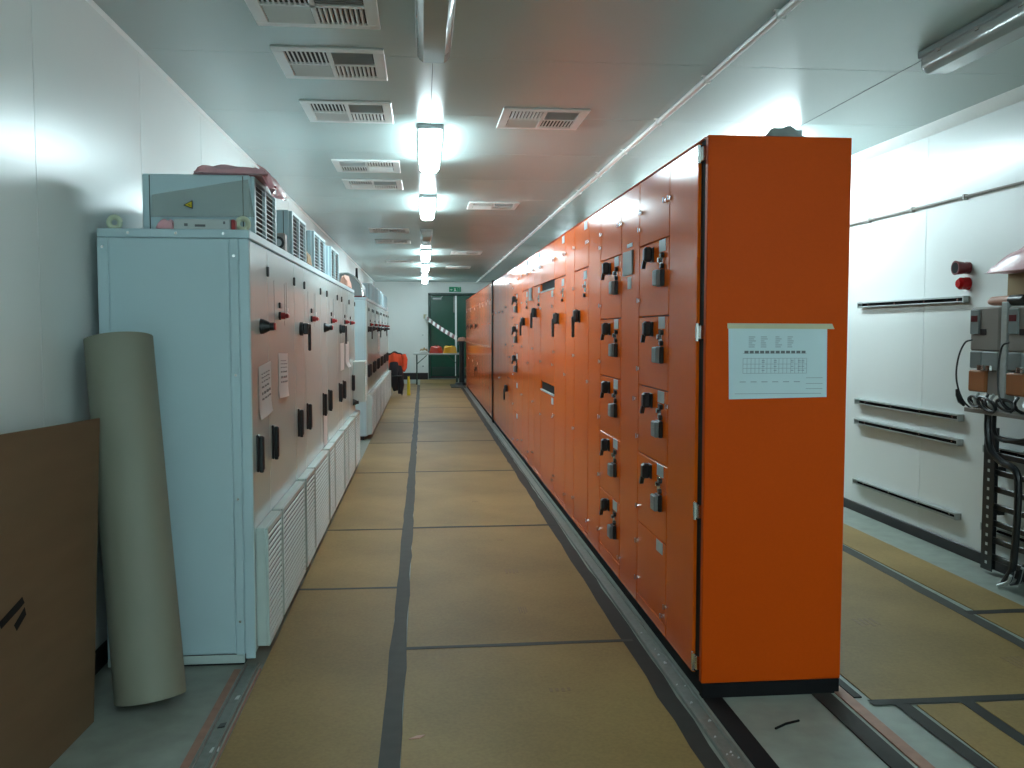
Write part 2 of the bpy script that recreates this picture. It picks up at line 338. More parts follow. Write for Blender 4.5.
# ------------------------------------------------------------------ ceiling lights
def batten(x, y0, lit, label, length=1.32):
    t = thing('batten_light', (x, y0, ZC), label, 'ceiling light', 'batten lights')
    w = .080
    part('light_body', MB().cbox(x-w-.008, x+w+.008, y0-.004, y0+length+.004, ZC-.038, ZC, .006), 'body', t)
    zt, zb = ZC-.037, ZC-.120                     # diffuser: trough with rounded long edges and rounded ends
    prof = [(-w, zt), (-w, zt-.05), (-w+.010, zb+.016), (-w+.030, zb), (w-.030, zb), (w-.010, zb+.016), (w, zt-.05), (w, zt)]
    m = MB(); secs = [(y0, .80, .70), (y0+.012, .92, .90), (y0+.04, 1, 1), (y0+length-.04, 1, 1), (y0+length-.012, .92, .90), (y0+length, .80, .70)]
    vs = [(x+px*k, yy, zt-(zt-pz)*kz) for yy, k, kz in secs for px, pz in prof]; n = len(prof)
    fs = [(s*n+i, s*n+i+1, (s+1)*n+i+1, (s+1)*n+i) for s in range(len(secs)-1) for i in range(n-1)]
    fs += [tuple(range(n)), tuple(range((len(secs)-1)*n, len(secs)*n))]+[(s*n, (s+1)*n, (s+1)*n+n-1, s*n+n-1) for s in range(len(secs)-1)]
    m.add(vs, fs); part('diffuser', m, 'diff_on' if lit else 'diff_off', t)
    for k in range(4):
        yy = y0+.2+k*(length-.4)/3
        for sx in (-1, 1): part('clip', MB().cbox(x+sx*w-.004, x+sx*w+.004, yy, yy+.03, ZC-.05, ZC-.015, .002), 'chrome', t)
    return t
CL = [(-1.22, 1, ''), (3.27, 0, ''), (6.40, 1, ''), (9.70, 1, ''), (13.0, 0, ''), (16.25, 1, ''), (19.60, 1, ''), (24.8, 1, '')]  # the first is an unseen fill lamp added behind the viewer
cl_lab = ['unseen fill batten light added over the aisle behind the viewer', 'unlit batten light at the top edge of the photo over the aisle', 'nearest lit batten light over the main aisle', 'second lit batten light over the main aisle', 'unlit batten light between lit ones over the main aisle', 'third lit batten light over the main aisle', 'fourth lit batten light over the main aisle', 'farthest lit batten light, close to the end wall']
for (y, lit, _), lab in zip(CL, cl_lab): batten(.06, y, lit, lab)
rl = [(3.20, 0, 'unlit batten light at upper right above the right aisle'), (6.35, 1, 'lit batten light behind the top of the orange end panel'), (7.95, 1, 'unseen extra batten light added behind the orange switchboard to brighten the right wall'), (9.55, 1, 'third lit batten light behind the orange switchboard'), (12.8, 1, 'fourth lit batten light behind the orange switchboard'), (16.05, 1, 'far lit batten light behind the orange switchboard'), (-1.22, 1, 'unseen fill batten light added over the right aisle behind the viewer')]  # the second lit one is an extra, added to brighten the right wall
for y, lit, lab in rl: batten(2.63, y, lit, lab)  # last of the row is unseen fill, added behind the viewer
# thin cables between the fittings
def cable(name, pts, r, mt, label, cat='cable', group=None, n=6): return tag(part(name, MB().tube(pts, r, n), mt), label, cat, group)
cable('ceiling_cable', [(.06, 4.64, ZC-.002), (.06, 6.39, ZC-.002)], .0015, 'black', 'thin dark cable between the unlit and the first lit aisle light')
cable('ceiling_cable', [(2.64, 4.6, ZC-.002), (2.64, 6.39, ZC-.002)], .001, 'black', 'thin dark cable on the ceiling behind the upper right light')

# conduit on the ceiling
t = thing('ceiling_conduit', (1.60, 2, ZC-.02), 'long pale conduit running along the ceiling above the orange switchboard', 'conduit')
part('pipe', MB().tube([(1.60, -1.2, ZC-.021), (1.60, 27.38, ZC-.021)], .019, 10), 'trim', t)
sad = MB(); sad.cbox(-.032, .032, -.011, .011, -.004, 0, .001); sad.cbox(-.022, .022, -.011, .011, -.043, -.003, .006); sadm = sad.mesh('saddle', 'trim')
y = 4.0
while y < 27: inst('saddle', sadm, (1.60, y, ZC), t); y += 1.05

# ------------------------------------------------------------------ air diffusers
def slat_mesh(length, along):
    m = MB()
    if along == 'y':
        h, w, tk = .011, .004, .0095             # upright blade with a broad lower edge
        m.prism([(-w/2-tk/2, -length/2, 0), (-w/2+tk/2, -length/2, 0), (w/2+tk/2, -length/2, -h), (w/2-tk/2, -length/2, -h)], (0, length, 0))
    else:
        h, w, tk = .011, .015, .0022             # tilted blade
        m.prism([(-length/2, -w/2, 0), (-length/2, -w/2+tk, 0), (-length/2, w/2+tk, -h), (-length/2, w/2, -h)], (length, 0, 0))
    return m
QS = .205
SL = {}
for al in 'xy':
    for sg in (1, -1):
        m = slat_mesh(QS, al)
        if sg < 0: m.v = [((-a if al == 'y' else a), (-b if al == 'x' else b), c) for a, b, c in m.v]
        SL[al, sg] = m
SLM = {k: m.mesh('slat', 'white') for k, m in SL.items()}
def diffuser(cx, cy, label, mirror=False, single=True, w=.285):
    t = thing('air_diffuser', (cx, cy, ZC), label, 'air vent', 'ceiling air vents')
    m = MB(); i = .225
    for a, b, c_, d_ in ((-w, w, -w, -i), (-w, w, i, w), (-w, -i, -i, i), (i, w, -i, i)): m.cbox(cx+a, cx+b, cy+c_, cy+d_, ZC-.012, ZC, .004)
    part('frame', m, 'white', t)
    m = MB(); m.box(cx-i, cx+i, cy-i, cy+i, ZC-.002, ZC-.0005); part('plenum', m, 'lgap', t)
    m = MB(); m.box(cx-.012, cx+.012, cy-i, cy+i, ZC-.012, ZC-.002); m.box(cx-i, cx+i, cy-.012, cy+.012, ZC-.012, ZC-.002); part('cross_bar', m, 'white', t)
    pat = {(-1, -1): ('y', 1), (1, -1): ('x', -1), (-1, 1): ('x', 1), (1, 1): ('y', -1)}
    if mirror: pat = {(1, -1): ('y', -1), (-1, -1): ('x', -1), (1, 1): ('x', 1), (-1, 1): ('y', 1)}
    allm = MB()
    for (qx, qy), k in pat.items():
        for j in range(9):
            o = -QS/2+(j+.5)*QS/9; px, py = cx+qx*.118, cy+qy*.118
            p = (px+o, py, ZC-.002) if k[0] == 'y' else (px, py+o, ZC-.002)
            if single: inst('slat', SLM[k], p, t)
            else: allm.add([(a+p[0], b+p[1], c+p[2]) for a, b, c in SL[k].v], SL[k].f)
    if not single: part('slats', allm, 'white', t)['kind'] = 'stuff'
VL = [(4.13, 0, 1), (5.02, 0, 1), (6.10, 0, 1), (8.08, 1, 1), (9.08, 0, 0), (13.25, 0, 0), (14.9, 0, 0), (19.2, 0, 0)]
for i, (y, mi, si) in enumerate(VL):
    diffuser(-.475, y, f'square white ceiling vent left of the aisle lights, {ORD[i]} from the camera', mi, si)
for i, (y, si) in enumerate(((6.17, 1), (10.5, 1), (16.95, 0), (20.85, 0))):
    diffuser(.808, y, f'square white ceiling vent right of the aisle lights, {ORD[i]} from the camera', 0, si)

# ================================================================== ORANGE SWITCHBOARD
DXB = XO+.022                          # back of the doors / front of the carcass
ZT, ZD0, ZD1 = 2.2645, .062, 2.255
# small hardware, local meshes: x negative is out of the door
hm = MB(); hm.cbox(-.008, 0, -.030, .030, -.036, .036, .003); hm.cbox(-.046, -.007, -.027, .027, -.034, .038, .010)
hm.prism([(-.046, .004, -.028), (-.046, .028, -.028), (-.050, .034, -.062), (-.050, .016, -.066)], (.018, 0, 0))
H_MOD = hm.mesh('handle', 'plastic', ang=30)
hm = MB(); hm.cbox(-.008, 0, -.038, .038, -.045, .045, .004); hm.cbox(-.046, -.007, -.032, .032, -.042, .050, .012)
hm.cbox(-.058, -.036, -.010, .016, -.150, .0, .006); H_BIG = hm.mesh('handle', 'plastic', ang=30)
LOCKB = MB().cbox(-.020, 0, -.040, .040, -.040, .040, .004).mesh('lock_base', 'plastic')
lc = MB(); lc.cbox(-.040, -.0195, -.038, .038, -.037, .037, .005); lc.box(-.0412, -.040, -.025, .025, -.006, .008); LOCKC = lc.mesh('lock_cover', 'greyp')
LAB = MB().cbox(-.003, 0, -.055, .055, -.028, .028, .001).mesh('label_plate', 'label')
SW = MB(); SW.cbox(-.004, 0, -.03, .03, -.036, .036, .001); SW.cyl((-.004, 0, .002), (-1, 0, 0), .012, .014, 10); SWM = SW.mesh('selector_plate', 'chrome')
NUB = MB().cyl((0, 0, 0), (-1, 0, 0), .013, .016, 10).mesh('push_button', 'plastic')
LAT = MB().cyl((0, 0, 0), (-1, 0, 0), .011, .010, 10); LAT.cbox(-.020, -.008, -.004, .004, -.013, .013, .002); LATM = LAT.mesh('latch', 'chrome')
HNG = MB(); HNG.cbox(-.02, .03, -.035, .035, -.030, .030, .004); HNG.cyl((-.022, -.01, -.036), (0, 0, 1), .009, .072, 8); HNGM = HNG.mesh('hinge', 'chrome')
def odoor(sec, y0, y1, z0, z1, name='door'):
    return part(name, MB().cbox(XO, DXB-.001, y0+.0045, y1-.0045, z0+.0025, z1-.0025, .003), 'orange', sec)
def module(sec, y0, y1, z0, z1, hw=True, label=True, lock=True):
    dr = odoor(sec, y0, y1, z0, z1, 'module_door')
    k = (y1-y0)/.57; zt = z1
    if hw: inst('handle', H_MOD, (XO, y0+.30*k, zt-.062), dr)
    if label: inst('label_plate', LAB, (XO, y0+.115*k, zt-.032), dr)
    if hw:
        inst('selector_plate', SWM, (XO, y0+.135*k, zt-.10), dr)
        inst('push_button', NUB, (XO, y0+.095*k, zt-.078), dr); inst('push_button', NUB, (XO, y0+.10*k, zt-.128), dr)
    if hw and lock:
        inst('lock_base', LOCKB, (XO, y0+.115*k, zt-.183), dr); inst('lock_cover', LOCKC, (XO, y0+.115*k, zt-.183), dr)
    inst('latch', LATM, (XO, y1-.03, z0+.085), dr)
    return dr
def latches(dr, y, zs):
    for z in zs: inst('latch', LATM, (XO, y, z), dr)
def section(y0, y1, label, group='orange switchboard sections', ends=False):
    s = thing('switchboard_section', (1.42, (y0+y1)/2, 0), label, 'switchboard', group)
    part('carcass', MB().cbox(DXB, 1.70, y0+.001, y1-.001, .06, ZT-.004, .003), 'orange_body', s)
    part('plinth', MB().cbox(XO+.012, 1.695, y0+.0005, y1-.0005, 0, .06, .002), 'black', s)
    part('top_plate', MB().cbox(XO+.002, 1.702, y0+.001, y1-.001, ZT-.006, ZT, .002), 'orange_m', s)
    return s
ZS = [ZD1, 1.925, 1.565, 1.215, .865, .50, .12]
# T1
s = section(3.545, 4.62, 'nearest orange switchboard section, the one with the large end panel at the corner')
ep = part('end_panel', MB().cbox(1.1194, 1.7075, 3.507, 3.540, .062, ZT, .003), 'orange_m', s)
part('end_plinth', MB().cbox(XO+.006, 1.705, 3.5075, 3.5445, 0, .061, .002), 'black', s)
part('recess', MB().box(XO+.012, DXB+.004, 3.540, 3.622, .06, ZT-.006), 'black', s)
for z in (2.20, 1.49, .76, .13): inst('hinge', HNGM, (XO+.012, 3.585, z), s)
dr = odoor(s, 3.622, 4.05, ZD0, ZD1); latches(dr, 4.025, (2.093, 1.149, .22))
dr = module(s, 4.05, 4.62, ZS[1], ZS[0], False, False); latches(dr, 4.10, (2.094,)); latches(dr, 4.56, (2.094,))
for a, b in zip(ZS[1:5], ZS[2:6]): module(s, 4.05, 4.62, b, a)
dr = module(s, 4.05, 4.62, ZS[6], ZS[5], False, True); latches(dr, 4.59, (.40,)); latches(dr, 4.08, (.16,))
dr = odoor(s, 4.05, 4.62, ZD0, ZS[6], 'module_door')
# T2
s = section(4.62, 5.645, 'second orange switchboard section from the corner, with a grey instrument plate')
dr = odoor(s, 4.62, 5.05, ZD0, ZD1); latches(dr, 5.02, (2.09, .20)); latches(dr, 4.66, (1.14,))
part('instrument_plate', MB().cbox(XO-.010, XO, 4.755, 4.975, 1.795, 1.925, .003), 'greyp', dr)
part('instrument_label', MB().cbox(XO-.003, XO, 4.78, 4.90, 1.945, 1.965, .001), 'label', dr)
part('warning_label', MB().cbox(XO-.003, XO, 4.80, 4.88, 1.72, 1.785, .001), 'label', dr)
dr = module(s, 5.05, 5.645, ZS[1], ZS[0], False, False); latches(dr, 5.085, (2.09,)); latches(dr, 5.60, (2.09,))
for a, b in zip(ZS[1:6], ZS[2:6]+[.15]): module(s, 5.05, 5.645, b, a)
odoor(s, 5.05, 5.645, ZD0, .15, 'module_door')
# T3, T4: tall feeder doors with long handles
def feeder(y0, ym, y1, label, hz=1.56, split=1.927):
    s = section(y0, y1, label)
    dr = odoor(s, y0, ym, ZD0, ZD1); latches(dr, ym-.03, (2.09, 1.15, .2))
    tall(s, ym, y1, hz, split); return s
def tall(s, ym, y1, hz=1.56, split=1.927):
    w = y1-ym
    dr = odoor(s, ym, y1, split, ZD1, 'module_door'); latches(dr, ym+.035, (2.09,)); latches(dr, y1-.03, (2.10,))
    inst('label_plate', LAB, (XO, ym+.2*w, ZD1-.04), dr)
    dr = odoor(s, ym, y1, .10, split, 'module_door'); latches(dr, y1-.03, (1.80, 1.31, .77, .25))
    inst('handle', H_BIG, (XO, ym+.62*w, hz+.035), dr)
    inst('label_plate', LAB, (XO, ym+.22*w, split-.05), dr); inst('selector_plate', SWM, (XO, ym+.22*w, split-.13), dr)
    inst('push_button', NUB, (XO, ym+.22*w, split-.19), dr)
    odoor(s, ym, y1, ZD0, .10, 'module_door')
feeder(5.645, 6.06, 6.635, 'third orange switchboard section from the corner, with one long black handle')
feeder(6.635, 7.055, 7.655, 'fourth orange switchboard section from the corner, left of the slotted one', 1.555)
# T5: wide section with two recessed slots
s = section(7.655, 8.56, 'wide orange switchboard section with two recessed dark slots')
dr = odoor(s, 7.655, 8.56, 1.93, ZD1); latches(dr, 7.70, (2.09,)); latches(dr, 8.5, (2.09,))
part('slot_recess', MB().box(XO+.014, DXB, 7.66, 8.555, 1.855, 1.93), 'black', s)
dr = odoor(s, 7.655, 8.56, 1.01, 1.855); latches(dr, 7.70, (1.70, 1.2)); latches(dr, 8.5, (1.7, 1.2))
inst('label_plate', LAB, (XO, 7.78, 1.81), dr)
part('slot_recess', MB().box(XO+.014, DXB, 7.66, 8.555, .935, 1.01), 'black', s)
part('slot_lip', MB().cbox(XO-.004, XO+.018, 7.67, 8.55, .925, .940, .002), 'galv', s)
part('slot_lip', MB().cbox(XO-.004, XO+.018, 7.67, 8.55, 1.845, 1.860, .002), 'galv', s)
dr = odoor(s, 7.655, 8.56, ZD0, .935); latches(dr, 7.70, (.75, .2)); latches(dr, 8.5, (.7,))
inst('label_plate', LAB, (XO, 7.76, .88), dr)
# T6 .. T11
s = section(8.56, 9.145, 'orange switchboard section right behind the slotted one, single black handle'); tall(s, 8.56, 9.145, 1.63, 1.93)
s = feeder(9.145, 9.56, 10.16, 'orange switchboard section with a grey meter window beyond the slotted one', 1.55)
part('meter_window', MB().cbox(XO-.012, XO, 9.25, 9.46, 1.80, 1.93, .003), 'greyp', s)
s = section(10.16, 11.155, 'orange switchboard section with three small handles stacked up, far along the aisle')
dr = odoor(s, 10.16, 10.62, ZD0, ZD1); latches(dr, 10.58, (2.09, 1.15, .2))
module(s, 10.62, 11.155, 1.925, ZD1, False)
for a, b in ((1.925, 1.565), (1.565, 1.215), (1.215, .865)): module(s, 10.62, 11.155, b, a)
module(s, 10.62, 11.155, .50, .865, False); module(s, 10.62, 11.155, ZD0, .50, False)
s = section(11.155, 12.13, 'far orange switchboard section with one handle set low')
dr = odoor(s, 11.155, 11.62, ZD0, ZD1); latches(dr, 11.58, (2.09, 1.15))
dr = odoor(s, 11.62, 12.13, .865, ZD1); latches(dr, 12.09, (1.80, 1.3)); dr = odoor(s, 11.62, 12.13, ZD0, .865); inst('handle', H_BIG, (XO, 11.95, .72), dr)
s = section(12.13, 13.22, 'plain orange switchboard section, second before the dark gap')
dr = odoor(s, 12.13, 12.65, ZD0, ZD1); latches(dr, 12.6, (1.75,)); dr = odoor(s, 12.65, 13.22, ZD0, ZD1); latches(dr, 13.17, (1.75, .8))
s = section(13.22, 14.44, 'plain orange switchboard section next to the dark gap')
dr = odoor(s, 13.22, 13.85, ZD0, ZD1); latches(dr, 13.8, (1.75,)); dr = odoor(s, 13.85, 14.44, ZD0, ZD1); latches(dr, 14.39, (1.75,))
# second bank behind the dark gap
o = part('gap_shade', MB().cbox(XO-.012, 1.69, 14.44, 14.60, 0, ZT+.02, .004), 'black'); tag(o, 'tall black filler standing for the shaded gap between the two orange switchboard banks', 'panel')  # black box fills the open gap to give it its dark shade
bank = [(14.60+i*.90, 14.60+(i+1)*.90) for i in range(10)]
for i, (a, b) in enumerate(bank):
    s = section(a, b, f'orange switchboard section beyond the dark gap, {ORD[i]} of the far bank', 'far orange switchboard bank')
    ym = a+.38
    dr = odoor(s, a, ym, ZD0, ZD1); latches(dr, ym-.03, (2.0, 1.2))
    if i in (4, 6, 8):
        dr = odoor(s, ym, b, 1.75, ZD1, 'module_door'); dr = odoor(s, ym, b, .85, 1.75, 'module_door'); inst('handle', H_MOD, (XO, ym+.3, 1.58), dr); inst('handle', H_MOD, (XO, ym+.12, 1.58), dr)
        dr = odoor(s, ym, b, ZD0, .85, 'module_door')
        if i == 4: inst('handle', H_BIG, (XO, ym+.3, .68), dr)
        inst('label_plate', LAB, (XO, ym+.1, .80), dr)
    else:
        dr = odoor(s, ym, b, 1.6, ZD1, 'module_door'); inst('label_plate', LAB, (XO, ym+.12, 1.95), dr)
        dr = odoor(s, ym, b, ZD0, 1.6, 'module_door'); latches(dr, b-.03, (1.2, .5))
# drawing taped to the end panel
t = thing('wall_drawing', (1.42, 3.505, 1.22), 'blue white engineering drawing taped to the orange end panel', 'paper')
part('sheet', MB().prism([(1.211, 3.5065, 1.508), (1.620, 3.5065, 1.514), (1.623, 3.5065, 1.229), (1.217, 3.5065, 1.222)], (0, -.0012, 0)), 'drawing', t)
pr = MB(); Yp = 3.5052
def ln(x0, x1, z0, z1): pr.box(x0, x1, Yp-.0004, Yp, z0, z1)
for zz in (1.470, 1.462, 1.454, 1.446, 1.438, 1.430): 
    for xx in (1.295, 1.345, 1.405, 1.455): ln(xx, xx+random.uniform(.012, .03), zz, zz+.003)
for k in range(17): ln(1.272+k*.0165, 1.2735+k*.0165, 1.325, 1.385)
for zz in (1.325, 1.345, 1.362, 1.385, 1.405): ln(1.272, 1.536, zz, zz+.0015)
for zz in (1.352, 1.369, 1.376, 1.336):
    for xx in (1.35, 1.40, 1.47, 1.50, 1.515): ln(xx, xx+.012, zz, zz+.003)
for k in range(6): ln(1.26+k*.045, 1.285+k*.045, 1.29, 1.293)
for zz in (1.262, 1.283, 1.306): ln(1.535, 1.605, zz, zz+.002)
ln(1.24, 1.60, 1.243, 1.245)
part('print', pr, 'inkl', t)
m = MB()
for k in range(12): m.box(1.278+k*.0215, 1.278+k*.0215+.0165, Yp-.0006, Yp, 1.405, 1.416)
part('print_band', m, 'ink', t)
part('masking_tape', MB().prism([(1.206, 3.5050, 1.526), (1.640, 3.5050, 1.524), (1.650, 3.5050, 1.503), (1.207, 3.5050, 1.505)], (0, -.0008, 0)), 'masking', t)
tag(part('grey_bundle', pillow(1.50, 3.72, ZT, .085, .10, .062, 5, 12, .5), 'bundle'), 'small grey bundle lying on top of the orange end section', 'bundle')

# ================================================================== GREY DRIVE CABINETS
CH = 1.935
def louvre(cab, y0, y1, z0, z1, dep=.055, sub='filter_louvre', step=.026):
    x0 = XC
    lv = part(sub, MB().cbox(x0, x0+dep-.012, y0, y1, z0, z1, .004), 'louv', cab)
    m = MB(); e = .016
    m.cbox(x0+dep-.013, x0+dep, y0, y0+e, z0, z1, .003); m.cbox(x0+dep-.013, x0+dep, y1-e, y1, z0, z1, .003); m.cbox(x0+dep-.013, x0+dep, y0+e, y1-e, z1-e, z1, .003); m.cbox(x0+dep-.013, x0+dep, y0+e, y1-e, z0, z0+e, .003)
    part('louvre_frame', m, 'louv', lv)
    m = MB(); m.box(x0+dep-.0125, x0+dep-.0115, y0+e, y1-e, z0+e, z1-e); part('louvre_back', m, 'lgap', lv)
    m = MB(); z = z0+e+.004
    while z < z1-e-.008:
        m.prism([(x0+dep-.007, y0+e, z+.004), (x0+dep-.007, y0+e, z+.013), (x0+dep-.001, y0+e, z+.010), (x0+dep-.001, y0+e, z)], (0, y1-y0-2*e, 0)); z += step
    part('louvre_slats', m, 'louv', lv)['kind'] = 'stuff'
    return lv
RED = MB(); RED.cyl((0, 0, 0), (1, 0, 0), .022, .012, 12); REDB = RED.mesh('switch_base', 'plastic')
RED = MB(); RED.cyl((.012, 0, 0), (1, 0, 0), .018, .022, 12); RED.cbox(.034, .052, -.030, .030, -.012, .012, .005); REDM = RED.mesh('red_switch', 'red')
MET = MB().cbox(0, .010, -.032, .032, -.015, .015, .003).mesh('meter', 'plastic')
rot = MB(); rot.cyl((0, 0, 0), (1, 0, 0), .037, .016, 16, .035); rot.cyl((.016, 0, 0), (1, 0, 0), .034, .026, 16, .021); rot.cyl((.042, 0, 0), (1, 0, 0), .019, .020, 12); ROTM = rot.mesh('rotary_handle', 'plastic')
rot = MB(); rot.cyl((0, 0, 0), (1, 0, 0), .042, .02, 16); rot.cbox(.02, .055, -.034, .034, -.034, .034, .006); rot.cbox(.048, .066, -.012, .012, -.135, .03, .004); ROTL = rot.mesh('rotary_handle', 'plastic')
rdh = MB().cyl((.062, 0, 0), (1, 0, 0), .017, .007, 12).mesh('handle_cap', 'red')
LCH = MB(); LCH.cbox(0, .012, -.018, .018, -.085, .085, .004); LCH.cbox(.010, .034, -.014, .014, -.078, .078, .006); LCH.cbox(.012, .030, -.012, .012, -.088, -.070, .003); LCHM = LCH.mesh('door_handle', 'plastic')
HGE = MB().cbox(0, .012, -.011, .011, -.024, .024, .003).mesh('hinge', 'plastic')
GRV = MB().box(0, .0015, -.004, .004, -.115, .115).mesh('window_edge', 'greyp')
SCR = MB().cyl((0, 0, 0), (0, -1, 0), .006, .003, 8).mesh('screw', 'chrome')
STR = MB().box(0, .0015, -.012, .012, -.10, .10).mesh('scale_strip', 'greyp')
LUG = MB()
ring = [(math.cos(a)*.024, .0, .034+math.sin(a)*.024) for a in [math.pi*2*i/14 for i in range(14)]]
LUG.tube([Vector(p) for p in ring]+[Vector(ring[0])], .012, 8); LUG.cyl((0, 0, 0), (0, 0, 1), .024, .012, 12); LUGM = LUG.mesh('lifting_eye', 'cream')
def drive_cabinet(y0, y1, label, narrow=.33, handle='lever', group='grey drive cabinets', rt=True):
    c = thing('drive_cabinet', (-1.08, (y0+y1)/2, 0), label, 'cabinet', group)
    part('body', MB().cbox(-1.388, XC-.020, y0+.001, y1-.001, .05, CH-.04, .004), 'teal', c)
    part('base', MB().cbox(-1.38, XC-.05, y0+.004, y1-.004, 0, .05, .003), 'skirt', c)
    part('top_rail', MB().cbox(-1.391, XC+.001, y0, y1, CH-.038, CH, .004), 'teal', c)
    ym = y0+narrow*(y1-y0); doors = []
    for a, b in ((y0, ym), (ym, y1)):
        doors.append(part('door', MB().cbox(XC-.019, XC, a+.003, b-.003, .055, CH-.046, .003), 'door', c))
    n, w = doors; kk = (y1-y0)/1.35
    inst('hinge', HGE, (XC, ym-.012, 1.78), n); inst('hinge', HGE, (XC, ym-.012, .55), n)
    inst('hinge', HGE, (XC, y1-.02, 1.78), w); inst('hinge', HGE, (XC, y1-.02, .45), w)
    yc = ym+.40*(y1-ym)
    for dy in (-.17, .17): inst('window_edge', GRV, (XC, yc+dy*kk, 1.635), w)
    inst('scale_strip', STR, (XC, yc+.25*kk, 1.66), w)
    inst('meter', MET, (XC, yc, 1.627), w); inst('switch_base', REDB, (XC, yc-.02, 1.572), w); inst('red_switch', REDM, (XC, yc-.02, 1.572), w)
    if rt: part('round_label', MB().cyl((XC, yc+.28*kk, 1.61), (1, 0, 0), .012, .002, 10), 'paper', w)
    ky = y0+.245*kk
    if handle == 'knob': inst('rotary_handle', ROTM, (XC, ky, 1.515), n); inst('handle_cap', rdh, (XC, ky, 1.515), n)
    else: inst('rotary_handle', ROTL, (XC, ky, 1.505), n)
    inst('door_handle', LCHM, (XC, y0+.10*kk, .94), n); inst('door_handle', LCHM, (XC, ym+.07*kk, .94), w)
    louvre(c, y0+.035, ym-.015, .07, .61); louvre(c, ym+.03, y1-.055, .07, .61)
    return c, n, w
def exhaust_hood(a, b, label, single=False, group='exhaust hoods on the grey cabinets'):
    xb, xf, zt = -1.243, -.772, 2.195
    h = thing('exhaust_hood', ((xb+xf)/2, (a+b)/2, CH), label, 'exhaust hood', group)
    part('hood_body', MB().cbox(xb, xf, a, b, CH+.0005, zt, .006), 'teal', h)
    for q in ((a+.012), (b-.034)): part('seam_strip', MB().cbox(xb+.03, xb+.034, a-.001, a+.002, CH+.004, zt-.006, .0005), 'lgap', h) if q < b-.1 else part('seam_strip', MB().cbox(xf-.034, xf-.030, a-.001, a+.002, CH+.004, zt-.006, .0005), 'lgap', h)
    part('louvre_back', MB().box(xf, xf+.002, a+.03, b-.02, CH+.01, zt-.02), 'lgap', h)
    for q in (a+.01, (a+b)/2-.02, b-.03): part('louvre_post', MB().cbox(xf, xf+.018, q, q+.03, CH+.002, zt-.004, .002), 'teal', h)
    part('louvre_head', MB().cbox(xf, xf+.018, a+.045, b-.03, zt-.022, zt-.004, .002), 'teal', h)
    allm = MB(); nsl = 10
    for q0, q1 in ((a+.041, (a+b)/2-.021), ((a+b)/2+.011, b-.031)):
        for k in range(nsl):
            z = CH+.008+k*(zt-.03-CH)/nsl; poly = [(xf+.002, q0, z+.016), (xf+.002, q0, z+.019), (xf+.018, q0, z+.006), (xf+.018, q0, z+.003)]
            if single: part('slat', MB().prism(poly, (0, q1-q0, 0)), 'louv', h)
            else: allm.prism(poly, (0, q1-q0, 0))
    if not single: part('hood_slats', allm, 'louv', h)['kind'] = 'stuff'
Y1 = [4.068, 5.43, 6.795, 8.11, 9.385]
clab = ['nearest grey drive cabinet with the full end panel, beside the paper roll', 'second grey drive cabinet from the camera, lever handle hanging down', 'third grey drive cabinet from the camera, with a long paper strip at its low handle', 'fourth grey drive cabinet from the camera, with two white papers on its door']
cabs = []
for i in range(4):
    cabs.append(drive_cabinet(Y1[i], Y1[i+1], clab[i], handle='knob' if i in (0, 2) else 'lever'))
for i, (a, b) in enumerate(((4.22, 4.84), (5.41, 6.05), (6.48, 7.22), (7.66, 8.38))):
    exhaust_hood(a, b, ['nearest louvred exhaust hood, under the pink bubble wrap', 'second louvred exhaust hood, behind the dark square fan', 'third louvred exhaust hood on the near cabinet bank', 'fourth louvred exhaust hood on the near cabinet bank'][i], i < 2)
c0 = cabs[0][0]
# end panel dressing of the nearest cabinet (faces the camera)
ye = 4.068
for a, b in ((-1.390, -1.345), (-.836, -.800), (-.796, XC-.002)): part('corner_post', MB().cbox(a, b, ye-.006, ye+.002, .03, CH-.04, .002), 'teal', c0)
part('side_panel', MB().cbox(-1.341, -.840, ye-.004, ye+.002, .055, CH-.042, .002), 'teal', c0)
part('bottom_rail', MB().cbox(-1.390, -.80, ye-.010, ye, .012, .050, .003), 'louv', c0)
for x, z in ((-1.368, 1.855), (-1.368, .9), (-1.26, 1.916), (-1.06, 1.916), (-.86, 1.916), (-.818, 1.82), (-.818, 1.3), (-.818, .75), (-.818, .2), (-1.20, .03), (-.95, .03)): inst('screw', SCR, (x, ye-.006, z), c0)
inst('lifting_eye', LUGM, (-1.345, ye+.09, CH), c0); inst('lifting_eye', LUGM, (-.795, ye+.09, CH), c0)
# narrow last cabinet of the first bank with a high louvre box
c = thing('control_cabinet', (-1.08, 9.77, 0), 'narrow grey cabinet ending the first bank, with a louvre box at mid height', 'cabinet')
a, b = 9.39, 10.15
part('body', MB().cbox(-1.388, XC-.020, a+.001, b-.001, .05, CH-.04, .004), 'teal', c); part('base', MB().cbox(-1.38, XC-.05, a+.004, b-.004, 0, .05, .003), 'skirt', c)
part('top_rail', MB().cbox(-1.391, XC+.001, a, b, CH-.038, CH, .004), 'teal', c); dr = part('door', MB().cbox(XC-.019, XC, a+.003, b-.003, .055, CH-.046, .003), 'door', c)
inst('door_handle', LCHM, (XC, a+.30, .94), dr); inst('hinge', HGE, (XC, b-.03, 1.78), dr); inst('meter', MET, (XC, a+.15, 1.62), dr); inst('switch_base', REDB, (XC, a+.15, 1.57), dr); inst('red_switch', REDM, (XC, a+.15, 1.57), dr)
inst('rotary_handle', ROTM, (XC, a+.42, .72), dr)
louvre(c, a+.45, b-.02, .72, 1.16, .13, 'louvre_box'); louvre(c, a+.05, b-.05, .07, .61)
